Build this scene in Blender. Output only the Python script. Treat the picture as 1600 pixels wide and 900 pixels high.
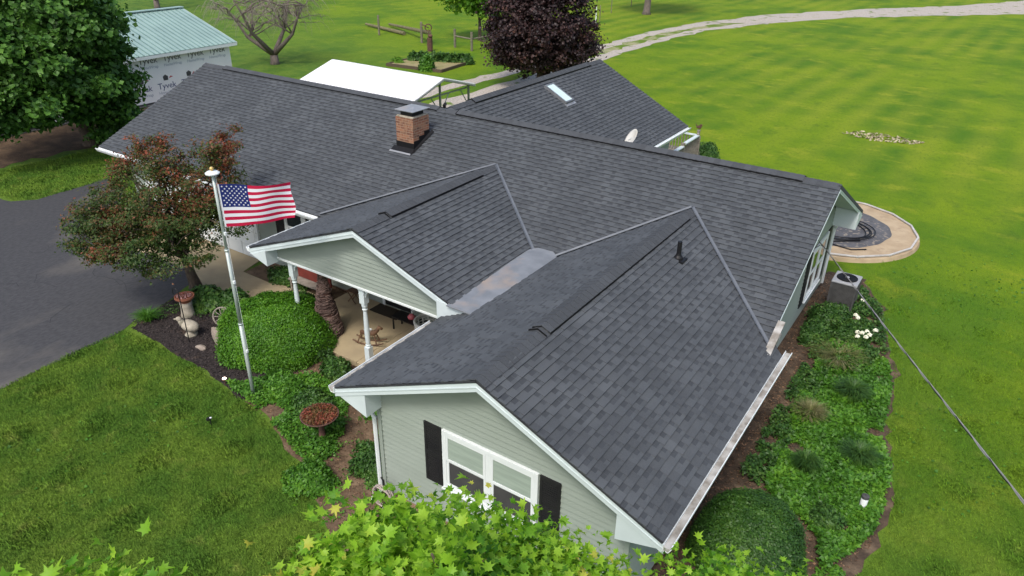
import bpy, math, random
import numpy as np
from mathutils import Vector
rng = np.random.default_rng(11); random.seed(5)
for o in list(bpy.data.objects): bpy.data.objects.remove(o)
SC = bpy.context.scene; COL = SC.collection
R = math.radians
# ---------------------------------------------------------------- camera
def set_camera():
    pt, yw, rl = R(27.796), R(33.574), R(0.854)
    F = Vector((-math.sin(yw)*math.cos(pt), math.cos(yw)*math.cos(pt), -math.sin(pt)))
    Rt = Vector((math.cos(yw), math.sin(yw), 0)); U = Rt.cross(F)
    R2 = Rt*math.cos(rl)+U*math.sin(rl); U2 = U*math.cos(rl)-Rt*math.sin(rl)
    cd = bpy.data.cameras.new('camera'); cd.sensor_width = 36; cd.lens = 1136.5/1600*36
    cd.clip_end = 3000; cd.clip_start = .1
    o = bpy.data.objects.new('camera', cd); COL.objects.link(o)
    from mathutils import Matrix
    m = Matrix(((R2.x, U2.x, -F.x, 10.363), (R2.y, U2.y, -F.y, -16.343), (R2.z, U2.z, -F.z, 9.746), (0, 0, 0, 1)))
    o.matrix_world = m; SC.camera = o
set_camera()
# ---------------------------------------------------------------- light
SUN_EL, SUN_AZ = 54, 168        # azimuth clockwise from +Y
w = bpy.data.worlds.new("World"); SC.world = w; w.use_nodes = True
nt = w.node_tree; bg = nt.nodes['Background']
sky = nt.nodes.new('ShaderNodeTexSky'); sky.sky_type = 'NISHITA'; sky.sun_disc = False
sky.sun_elevation = R(SUN_EL); sky.sun_rotation = R(SUN_AZ); sky.air_density = 1.0; sky.dust_density = 3.5; sky.ozone_density = .7
nt.links.new(sky.outputs[0], bg.inputs[0]); bg.inputs[1].default_value = 0.15
sl = bpy.data.lights.new('sun', 'SUN'); sl.energy = 1.5; sl.angle = R(12); sl.color = (1, .97, .92)
so = bpy.data.objects.new('sun', sl); COL.objects.link(so)
dv = Vector((math.sin(R(SUN_AZ))*math.cos(R(SUN_EL)), math.cos(R(SUN_AZ))*math.cos(R(SUN_EL)), math.sin(R(SUN_EL))))
so.rotation_euler = dv.to_track_quat('Z', 'Y').to_euler(); so.location = (0, 0, 40)
SC.view_settings.view_transform = 'Standard'; SC.view_settings.look = 'None'
SC.view_settings.exposure = 0.5; SC.view_settings.gamma = 1; SC.view_settings.use_curve_mapping = False
# ---------------------------------------------------------------- materials
def nd(t, k, **kw):
    n = t.nodes.new(k)
    for a, b in kw.items(): setattr(n, a, b)
    return n
def mat(name, c1, c2=None, scale=4, rough=.7, bump=0, bscale=None, island=0, spec=.3, metal=0, detail=5, stretch=(1, 1, 1), c3=None, s3=.6, t3=(.5, .62), trans=0):
    m = bpy.data.materials.new(name); m.use_nodes = True; t = m.node_tree; b = t.nodes['Principled BSDF']
    b.inputs['Roughness'].default_value = rough; b.inputs['Specular IOR Level'].default_value = spec
    b.inputs['Metallic'].default_value = metal
    c2 = c2 or tuple(x*.82 for x in c1)
    tc = nd(t, 'ShaderNodeTexCoord'); mp = nd(t, 'ShaderNodeMapping'); mp.inputs['Scale'].default_value = stretch
    t.links.new(tc.outputs['Object'], mp.inputs[0])
    n = nd(t, 'ShaderNodeTexNoise'); n.inputs['Scale'].default_value = scale; n.inputs['Detail'].default_value = detail
    t.links.new(mp.outputs[0], n.inputs['Vector'])
    rp = nd(t, 'ShaderNodeValToRGB'); rp.color_ramp.elements[0].position = .36; rp.color_ramp.elements[1].position = .64
    rp.color_ramp.elements[0].color = (*c1, 1); rp.color_ramp.elements[1].color = (*c2, 1)
    t.links.new(n.outputs[0], rp.inputs[0]); out = rp.outputs[0]
    if c3:
        n3 = nd(t, 'ShaderNodeTexNoise'); n3.inputs['Scale'].default_value = s3; n3.inputs['Detail'].default_value = 6
        t.links.new(mp.outputs[0], n3.inputs['Vector'])
        mr = nd(t, 'ShaderNodeMapRange'); mr.inputs[1].default_value = t3[0]; mr.inputs[2].default_value = t3[1]
        t.links.new(n3.outputs[0], mr.inputs[0])
        mx = nd(t, 'ShaderNodeMix', data_type='RGBA'); t.links.new(mr.outputs[0], mx.inputs[0]); t.links.new(out, mx.inputs[6])
        mx.inputs[7].default_value = (*c3, 1); out = mx.outputs[2]
    if island:
        g = nd(t, 'ShaderNodeNewGeometry'); mr = nd(t, 'ShaderNodeMapRange'); mr.inputs[3].default_value = 1-island; mr.inputs[4].default_value = 1+island
        t.links.new(g.outputs['Random Per Island'], mr.inputs[0])
        hs = nd(t, 'ShaderNodeHueSaturation'); t.links.new(mr.outputs[0], hs.inputs['Value']); t.links.new(out, hs.inputs['Color']); out = hs.outputs[0]
    t.links.new(out, b.inputs['Base Color'])
    if bump:
        nb = nd(t, 'ShaderNodeTexNoise'); nb.inputs['Scale'].default_value = bscale or scale*3; nb.inputs['Detail'].default_value = 4
        t.links.new(mp.outputs[0], nb.inputs['Vector'])
        bp = nd(t, 'ShaderNodeBump'); bp.inputs['Strength'].default_value = 1; bp.inputs['Distance'].default_value = bump
        t.links.new(nb.outputs[0], bp.inputs['Height']); t.links.new(bp.outputs[0], b.inputs['Normal'])
    if trans:
        ms = nd(t, 'ShaderNodeMixShader'); tr = nd(t, 'ShaderNodeBsdfTranslucent'); ms.inputs[0].default_value = trans
        t.links.new(out, tr.inputs[0]); t.links.new(b.outputs[0], ms.inputs[1]); t.links.new(tr.outputs[0], ms.inputs[2])
        t.links.new(ms.outputs[0], t.nodes['Material Output'].inputs[0])
    return m
def leafmat(name, ramp, rough=.5, trans=.3, scale=1.2, spec=.35, zk=0, z0=0):
    """each leaf takes one colour of the ramp (random per leaf, nudged by a patchy noise)"""
    m = bpy.data.materials.new(name); m.use_nodes = True; t = m.node_tree; b = t.nodes['Principled BSDF']
    b.inputs['Roughness'].default_value = rough; b.inputs['Specular IOR Level'].default_value = spec
    g = nd(t, 'ShaderNodeNewGeometry'); tc = nd(t, 'ShaderNodeTexCoord')
    n = nd(t, 'ShaderNodeTexNoise'); n.inputs['Scale'].default_value = scale; n.inputs['Detail'].default_value = 3
    t.links.new(tc.outputs['Object'], n.inputs['Vector'])
    a = nd(t, 'ShaderNodeMath', operation='MULTIPLY_ADD'); a.inputs[1].default_value = .6
    t.links.new(g.outputs['Random Per Island'], a.inputs[0])
    a2 = nd(t, 'ShaderNodeMath', operation='MULTIPLY_ADD'); a2.inputs[1].default_value = 1.6; a2.inputs[2].default_value = -.6
    t.links.new(n.outputs[0], a2.inputs[0]); t.links.new(a2.outputs[0], a.inputs[2])
    aout = a.outputs[0]
    if zk:   # young growth towards the tips at the top of the plant
        sx = nd(t, 'ShaderNodeSeparateXYZ'); t.links.new(tc.outputs['Object'], sx.inputs[0])
        z_ = nd(t, 'ShaderNodeMath', operation='MULTIPLY_ADD'); z_.inputs[1].default_value = zk; z_.inputs[2].default_value = -zk*z0; t.links.new(sx.outputs[2], z_.inputs[0])
        q_ = nd(t, 'ShaderNodeMath', operation='ADD'); t.links.new(a.outputs[0], q_.inputs[0]); t.links.new(z_.outputs[0], q_.inputs[1]); aout = q_.outputs[0]
    rp = nd(t, 'ShaderNodeValToRGB'); e = rp.color_ramp.elements
    for i, (p, c) in enumerate(ramp):
        if i < 2: e[i].position = p; e[i].color = (*c, 1)
        else:
            x = e.new(p); x.color = (*c, 1)
    t.links.new(aout, rp.inputs[0]); t.links.new(rp.outputs[0], b.inputs['Base Color'])
    ms = nd(t, 'ShaderNodeMixShader'); tr = nd(t, 'ShaderNodeBsdfTranslucent'); ms.inputs[0].default_value = trans
    t.links.new(rp.outputs[0], tr.inputs[0]); t.links.new(b.outputs[0], ms.inputs[1]); t.links.new(tr.outputs[0], ms.inputs[2])
    t.links.new(ms.outputs[0], t.nodes['Material Output'].inputs[0])
    return m
def glassmat(name, c):
    m = bpy.data.materials.new(name); m.use_nodes = True; t = m.node_tree; b = t.nodes['Principled BSDF']
    b.inputs['Base Color'].default_value = (*c, 1); b.inputs['Roughness'].default_value = .06; b.inputs['Specular IOR Level'].default_value = .6
    return m
# lawn: noise patches at several scales, yellower away from the house, mowing stripes in the far field
def lawnmat(name, blades=False):
    m = bpy.data.materials.new(name); m.use_nodes = True; t = m.node_tree; b = t.nodes['Principled BSDF']; L = t.links.new
    b.inputs['Roughness'].default_value = .85; b.inputs['Specular IOR Level'].default_value = .15
    tc = nd(t, 'ShaderNodeTexCoord'); P = tc.outputs['Object']
    def noise(s, d=5, st=None, rgh=.55):
        n = nd(t, 'ShaderNodeTexNoise'); n.inputs['Scale'].default_value = s; n.inputs['Detail'].default_value = d; n.inputs['Roughness'].default_value = rgh
        if st:
            mp = nd(t, 'ShaderNodeMapping'); mp.inputs['Scale'].default_value = st[:3]; mp.inputs['Rotation'].default_value = (0, 0, R(st[3]))
            L(P, mp.inputs[0]); L(mp.outputs[0], n.inputs['Vector'])
        else: L(P, n.inputs['Vector'])
        return n.outputs[0]
    def ramp(v, a, c):
        mr = nd(t, 'ShaderNodeMapRange', interpolation_type='SMOOTHSTEP'); mr.inputs[1].default_value = a; mr.inputs[2].default_value = c; L(v, mr.inputs[0]); return mr.outputs[0]
    def mix(f, a, c, bt='MIX'):
        x = nd(t, 'ShaderNodeMix', data_type='RGBA', blend_type=bt)
        if isinstance(f, float): x.inputs[0].default_value = f
        else: L(f, x.inputs[0])
        for i, q in ((6, a), (7, c)):
            if isinstance(q, tuple): x.inputs[i].default_value = (*q, 1)
            else: L(q, x.inputs[i])
        return x.outputs[2]
    def mth(op, a, c):
        x = nd(t, 'ShaderNodeMath', operation=op)
        for i, q in ((0, a), (1, c)):
            if isinstance(q, (int, float)): x.inputs[i].default_value = q
            else: L(q, x.inputs[i])
        return x.outputs[0]
    sx = nd(t, 'ShaderNodeSeparateXYZ'); L(P, sx.inputs[0])
    # distance from the front lawn, wobbling
    d = mth('ADD', sx.outputs[1], mth('MULTIPLY', sx.outputs[0], .55))
    d = mth('ADD', d, mth('MULTIPLY', noise(.12, 3), 8.0))
    far = ramp(d, -2.0, 22.0)
    near = mix(ramp(noise(.8, 6), .38, .62), NEAR_A, NEAR_B)
    near = mix(ramp(noise(1.9, 5), .55, .78), near, NEAR_C)
    farc = mix(ramp(noise(.17, 8, (1, 1.0, 1, 30), .62), .38, .60), FAR_A, FAR_B)
    farc = mix(ramp(noise(.55, 8, (.8, 1.2, 1, 100), .65), .52, .72), farc, FAR_C)
    farc = mix(mth('MULTIPLY', ramp(noise(.42, 8, (1.3, .8, 1, 10), .7), .54, .70), .6), farc, (.048, .115, .008))
    wv = nd(t, 'ShaderNodeTexWave', wave_type='BANDS', bands_direction='X'); wv.inputs['Scale'].default_value = .16; wv.inputs['Distortion'].default_value = .5
    wv.inputs['Detail'].default_value = 1.5; wv.inputs['Detail Scale'].default_value = .3
    mp = nd(t, 'ShaderNodeMapping'); mp.inputs['Rotation'].default_value = (0, 0, R(3)); L(P, mp.inputs[0]); L(mp.outputs[0], wv.inputs['Vector'])
    stripe = mth('MULTIPLY', ramp(d, 14.0, 30.0), mth('MULTIPLY', wv.outputs['Fac'], ramp(noise(.05, 2), .35, .6)))
    farc = mix(mth('MULTIPLY', stripe, .42), farc, FAR_D)
    c = mix(far, near, farc)
    gr = noise(7, 8, (1, .45, 1, 20), .8)
    c = mix(mth('MULTIPLY', ramp(gr, .50, .66), .55), c, mix(far, (.030, .070, .008), (.060, .130, .006)))
    c = mix(mth('MULTIPLY', ramp(noise(11, 8, (1, .5, 1, 70), .8), .56, .70), .5), c, mix(far, (.14, .17, .04), (.24, .28, .04)))
    c = mix(mth('MULTIPLY', ramp(noise(3.5, 6, None, .7), .54, .74), .42), c, (.028, .068, .008))
    c = mix(mth('MULTIPLY', ramp(noise(14, 5, None, .75), .60, .75), .5), c, (.20, .21, .05))
    if blades:
        g = nd(t, 'ShaderNodeNewGeometry'); mr = nd(t, 'ShaderNodeMapRange'); mr.inputs[3].default_value = .75; mr.inputs[4].default_value = 1.7
        L(g.outputs['Random Per Island'], mr.inputs[0]); hs = nd(t, 'ShaderNodeHueSaturation'); L(mr.outputs[0], hs.inputs['Value']); L(c, hs.inputs['Color']); c = hs.outputs[0]
    else:
        f = noise(38, 5, None, .8)
        mr = nd(t, 'ShaderNodeMapRange'); mr.inputs[1].default_value = .3; mr.inputs[2].default_value = .7; mr.inputs[3].default_value = .55; mr.inputs[4].default_value = 1.4; L(f, mr.inputs[0])
        hs = nd(t, 'ShaderNodeHueSaturation'); L(mr.outputs[0], hs.inputs['Value']); L(c, hs.inputs['Color']); c = hs.outputs[0]
        bp = nd(t, 'ShaderNodeBump'); bp.inputs['Strength'].default_value = .8; bp.inputs['Distance'].default_value = .05
        L(noise(9, 6, None, .75), bp.inputs['Height']); L(bp.outputs[0], b.inputs['Normal'])
    L(c, b.inputs['Base Color']); return m
NEAR_A = (.064, .138, .016); NEAR_B = (.112, .188, .022); NEAR_C = (.17, .22, .04)
FAR_A = (.072, .160, .005); FAR_B = (.148, .232, .005); FAR_C = (.21, .26, .014); FAR_D = (.25, .29, .02)
M = {}
M['lawn'] = lawnmat('lawn_turf'); M['blades'] = lawnmat('grass_blades', True)
M['asphalt'] = mat('asphalt', (.064, .065, .069), (.048, .049, .053), 14, .88, .006, 70, spec=.25, detail=8, stretch=(1, .5, 1), c3=(.150, .138, .120), s3=.42, t3=(.53, .78))
M['concrete'] = mat('concrete', (.42, .34, .21), (.34, .275, .175), 1.4, .85, .003, 40, c3=(.26, .21, .14), s3=.8, t3=(.55, .75))
M['gravel'] = mat('gravel', (.50, .45, .39), (.30, .27, .23), 9, .95, .02, 22, c3=(.12, .18, .03), s3=.9, t3=(.60, .68))
M['mulch'] = mat('mulch', (.022, .018, .018), (.045, .035, .032), 18, .95, .03, 30, c3=(.09, .06, .04), s3=2.5, t3=(.58, .72))
M['soil'] = mat('soil', (.155, .105, .065), (.095, .062, .038), 5, .95, .02, 20, c3=(.23, .16, .10), s3=2.0, t3=(.52, .68))
M['soil2'] = mat('dark_soil', (.10, .068, .045), (.055, .040, .028), 5, .95, .02, 20, c3=(.16, .115, .075), s3=2.4, t3=(.52, .68))
M['litter'] = mat('leaf_litter', (.085, .055, .032), (.050, .033, .022), 3, .95, .03, 14, c3=(.13, .085, .05), s3=1.1, t3=(.5, .66))
M['chip'] = mat('bark_chips', (.20, .12, .07), (.11, .065, .04), 9, .9, island=.6)
M['darkchip'] = mat('dark_bark_chips', (.05, .04, .037), (.025, .02, .02), 9, .9, island=.7)
M['sand'] = mat('sand', (.45, .35, .23), (.36, .27, .17), 2.2, .95, .01, 30, c3=(.28, .20, .13), s3=3, t3=(.58, .75))
M['liner'] = mat('pool_liner', (.115, .115, .120), (.075, .075, .08), 3, .75, .01, 12, c3=(.24, .21, .17), s3=6.5, t3=(.56, .62))
M['shingle'] = mat('asphalt_shingle', (.066, .073, .080), (.052, .058, .064), 60, .8, .002, 160, island=.13, spec=.5, c3=(.082, .090, .097), s3=1.1, t3=(.40, .75))
M['shingle_dark'] = mat('asphalt_shingle_shadow_band', (.046, .051, .058), (.054, .060, .067), 55, .85, .002, 160, island=.12, spec=.3)
M['cap'] = mat('ridge_cap_shingle', (.068, .074, .081), (.054, .059, .065), 40, .85, .002, 140, island=.12)
M['roofdeck'] = mat('roof_deck', (.04, .042, .047), None, 5, .9)
M['siding'] = mat('sage_vinyl_siding', (.275, .315, .275), (.255, .295, .255), 1.2, .55, .0008, 60, island=.025, spec=.4, c3=(.23, .265, .23), s3=1.5, t3=(.6, .85))
M['trim'] = mat('pale_trim', (.60, .675, .685), (.55, .62, .63), 1.5, .45, island=.03, spec=.45)
M['white'] = mat('white_vinyl', (.74, .78, .78), (.68, .72, .72), 2, .45, spec=.45)
M['gutterin'] = mat('gutter_debris', (.46, .45, .42), (.22, .20, .17), 5, .8, .004, 30)
M['shutter'] = mat('black_shutter', (.012, .012, .014), (.017, .017, .018), 3, .6)
M['glass'] = glassmat('window_glass', (.02, .03, .03)); M['blind'] = mat('pale_blind', (.33, .40, .34), (.28, .34, .29), 2, .6, stretch=(1, 1, 12))
M['screen'] = mat('insect_screen', (.045, .045, .045), (.06, .06, .058), 3, .8)
M['galv'] = mat('galvanised_metal', (.42, .43, .44), (.34, .35, .36), 6, .45, metal=.5, c3=(.46, .40, .34), s3=1.6, t3=(.56, .8))
M['pan'] = mat('weathered_metal_pan', (.27, .285, .30), (.21, .225, .24), 3, .5, .004, 5, metal=.25, c3=(.42, .33, .26), s3=1.2, t3=(.60, .78))
M['valley'] = mat('valley_metal', (.15, .165, .185), (.125, .14, .16), 3, .5, metal=.2)
M['rubber'] = mat('black_rubber', (.010, .010, .011), None, 4, .5)
M['flash'] = mat('black_flashing', (.006, .006, .007), None, 4, .6)
M['greenroof'] = mat('green_metal_roof', (.30, .42, .38), (.26, .37, .34), 1.2, .4, spec=.5)
M['greenrib'] = mat('green_metal_rib', (.17, .27, .25), None, 1.2, .4)
M['shaderoof'] = mat('tree_shaded_metal_roof', (.17, .19, .20), (.12, .14, .15), 1.2, .5)  # barn roof darkened by colour: tree shade and reflection painted in
M['wrap'] = mat('white_house_wrap', (.90, .89, .86), (.85, .84, .82), .9, .5, .006, 3)
M['ink'] = mat('navy_print', (.035, .045, .16), None, 3, .6); M['inkb'] = mat('black_print', (.06, .06, .07), None, 3, .6)
M['inkg'] = mat('grey_print', (.42, .44, .50), None, 3, .6); M['inkr'] = mat('red_print', (.55, .10, .10), None, 3, .6)
M['carport'] = mat('white_metal_sheet', (.86, .86, .86), (.83, .83, .83), 1, .35, spec=.5)
M['steel'] = mat('steel_tube', (.30, .31, .32), None, 4, .45, metal=.6)
M['bark'] = mat('bark', (.13, .10, .075), (.07, .055, .042), 6, .95, .02, 20, stretch=(3, 3, .6))
M['barkgrey'] = mat('grey_bark', (.20, .16, .14), (.12, .10, .085), 5, .95, .02, 18, stretch=(3, 3, .6))
M['twig'] = mat('bare_twigs', (.27, .23, .20), (.19, .16, .135), 3, .9, island=.25)
M['wood'] = mat('weathered_wood', (.30, .27, .23), (.20, .175, .145), 4, .9, .006, 20, stretch=(1, 1, 5))
M['post'] = mat('old_post_wood', (.21, .19, .13), (.13, .12, .09), 5, .9, .006, 20)
M['log'] = mat('log_wood', (.19, .17, .09), (.12, .11, .06), 5, .9, .01, 14)
M['polemetal'] = mat('pole_aluminium', (.47, .53, .50), (.41, .47, .44), 2, .4, metal=.2)
M['gold'] = mat('brass_ball', (.70, .48, .18), None, 4, .35, metal=.5)
M['red'] = mat('flag_red', (.52, .008, .055), (.47, .007, .05), 3, .6, trans=.25); M['fwhite'] = mat('flag_white', (.80, .80, .84), (.76, .76, .80), 3, .6, trans=.25); M['blue'] = mat('flag_blue', (.012, .025, .155), (.010, .02, .13), 3, .6, trans=.2)
M['acside'] = mat('ac_louvre_grey', (.085, .085, .085), (.06, .06, .06), 6, .6); M['actop'] = mat('ac_top', (.40, .41, .43), (.34, .35, .37), 3, .5, metal=.1)
M['black'] = mat('black_iron', (.014, .014, .015), None, 4, .5)
M['dark'] = mat('dark_interior', (.012, .013, .013), None, 3, .8)
M['stone'] = mat('pale_stone', (.42, .38, .30), (.31, .28, .22), 8, .9, .01, 25, c3=(.20, .19, .14), s3=5, t3=(.55, .7))
M['rock'] = mat('brown_rock', (.33, .28, .23), (.22, .18, .15), 5, .9, .03, 6)
M['terra'] = mat('terracotta', (.34, .13, .08), (.26, .10, .06), 5, .8)
M['rust'] = mat('rusty_iron', (.13, .065, .05), (.08, .045, .035), 8, .85)
M['brown'] = mat('brown_wood', (.16, .09, .05), (.10, .055, .035), 6, .7)
M['redwood'] = mat('red_painted_wood', (.20, .04, .03), (.15, .032, .025), 4, .6)
M['hose'] = mat('beige_hose', (.42, .36, .32), (.36, .30, .27), 4, .5, island=.1)
M['wicker'] = mat('white_wicker', (.55, .56, .54), (.40, .41, .40), 30, .8)
M['cushion'] = mat('green_black_cushion', (.02, .035, .035), None, 6, .9)
M['vine'] = mat('grapevine', (.19, .13, .11), (.10, .065, .055), 7, .9, island=.45)
M['brickf'] = mat('foundation_brick', (.33, .20, .14), (.26, .17, .12), 6, .9, .01, 10)
M['cable'] = mat('grey_cable', (.40, .38, .37), (.28, .26, .25), 3, .5, metal=.3)
M['petal'] = mat('white_petals', (.80, .80, .66), (.72, .72, .55), 12, .7)
M['dish'] = mat('dish_grey', (.62, .62, .58), (.55, .54, .48), 4, .5, c3=(.56, .50, .40), s3=2.2, t3=(.55, .7))
M['meter'] = mat('meter_grey', (.24, .27, .25), (.20, .22, .205), 4, .5)
def brickmat():
    m = bpy.data.materials.new('chimney_brick'); m.use_nodes = True; t = m.node_tree; b = t.nodes['Principled BSDF']; L = t.links.new
    b.inputs['Roughness'].default_value = .9
    tc = nd(t, 'ShaderNodeTexCoord'); g = nd(t, 'ShaderNodeNewGeometry')
    sx = nd(t, 'ShaderNodeSeparateXYZ'); L(tc.outputs['Object'], sx.inputs[0])
    ad = nd(t, 'ShaderNodeMath', operation='ADD'); L(sx.outputs[0], ad.inputs[0]); L(sx.outputs[1], ad.inputs[1])
    cb = nd(t, 'ShaderNodeCombineXYZ'); L(ad.outputs[0], cb.inputs[0]); L(sx.outputs[2], cb.inputs[1])
    br = nd(t, 'ShaderNodeTexBrick'); L(cb.outputs[0], br.inputs['Vector']); br.inputs['Scale'].default_value = 1
    br.inputs['Brick Width'].default_value = .20; br.inputs['Row Height'].default_value = .068; br.inputs['Mortar Size'].default_value = .006
    br.inputs['Color1'].default_value = (.30, .115, .06, 1); br.inputs['Color2'].default_value = (.13, .06, .04, 1); br.inputs['Mortar'].default_value = (.36, .28, .20, 1)
    n = nd(t, 'ShaderNodeTexNoise'); n.inputs['Scale'].default_value = 9; L(tc.outputs['Object'], n.inputs['Vector'])
    mr = nd(t, 'ShaderNodeMapRange'); mr.inputs[1].default_value = .45; mr.inputs[2].default_value = .7; L(n.outputs[0], mr.inputs[0])
    mx = nd(t, 'ShaderNodeMix', data_type='RGBA'); L(mr.outputs[0], mx.inputs[0]); L(br.outputs['Color'], mx.inputs[6]); mx.inputs[7].default_value = (.30, .17, .10, 1)
    L(mx.outputs[2], b.inputs['Base Color'])
    bp = nd(t, 'ShaderNodeBump'); bp.inputs['Distance'].default_value = .01; bp.invert = True; L(br.outputs['Fac'], bp.inputs['Height']); L(bp.outputs[0], b.inputs['Normal'])
    return m
M['brick'] = brickmat()
# leaf materials
M['lf_fg'] = leafmat('bright_maple_leaf', [(0, (.045, .16, .014)), (.30, (.12, .31, .018)), (.55, (.25, .48, .028)), (.93, (.38, .60, .05)), (1.0, (.55, .52, .08))], trans=.45, scale=.9)
M['lf_maple'] = leafmat('green_maple_leaf', [(0, (.030, .085, .014)), (.4, (.060, .155, .022)), (.75, (.10, .235, .032)), (1, (.15, .31, .045))], trans=.3, scale=.7)
M['lf_red'] = leafmat('bronze_leaf', [(0, (.030, .070, .014)), (.45, (.065, .115, .022)), (.64, (.105, .095, .026)), (.82, (.18, .075, .032)), (1, (.33, .085, .045))], trans=.35, scale=.8, zk=.10, z0=2.7)
M['lf_purple'] = leafmat('purple_leaf', [(0, (.014, .010, .012)), (.5, (.034, .018, .018)), (.85, (.065, .030, .026)), (1, (.095, .045, .03))], trans=.15, scale=.8)
M['lf_light'] = leafmat('light_green_leaf', [(0, (.06, .17, .012)), (.5, (.12, .28, .018)), (1, (.20, .36, .03))], trans=.35, scale=.6)
M['lf_hedge'] = leafmat('yew_hedge_needle', [(0, (.030, .105, .006)), (.5, (.062, .185, .008)), (1, (.11, .26, .012))], trans=.15, scale=2)
M['lf_yew'] = leafmat('dark_yew_needle', [(0, (.016, .052, .008)), (.5, (.032, .092, .012)), (1, (.065, .15, .016))], trans=.15, scale=2)
M['lf_ivy'] = leafmat('ground_ivy_leaf', [(0, (.035, .105, .012)), (.5, (.070, .20, .018)), (1, (.14, .31, .024))], trans=.25, scale=1.1)
M['lf_dk'] = leafmat('dark_perennial_leaf', [(0, (.022, .062, .012)), (.5, (.045, .12, .020)), (1, (.11, .21, .035))], trans=.2, scale=1.5)
M['lf_tan'] = leafmat('tan_grass_blade', [(0, (.07, .12, .02)), (.5, (.19, .19, .07)), (1, (.34, .30, .17))], trans=.2, scale=1.5)
M['lf_sedum'] = leafmat('red_sedum_leaf', [(0, (.07, .09, .02)), (.35, (.15, .08, .03)), (.7, (.22, .05, .03)), (1, (.30, .10, .06))], trans=.1, scale=4)
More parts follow.
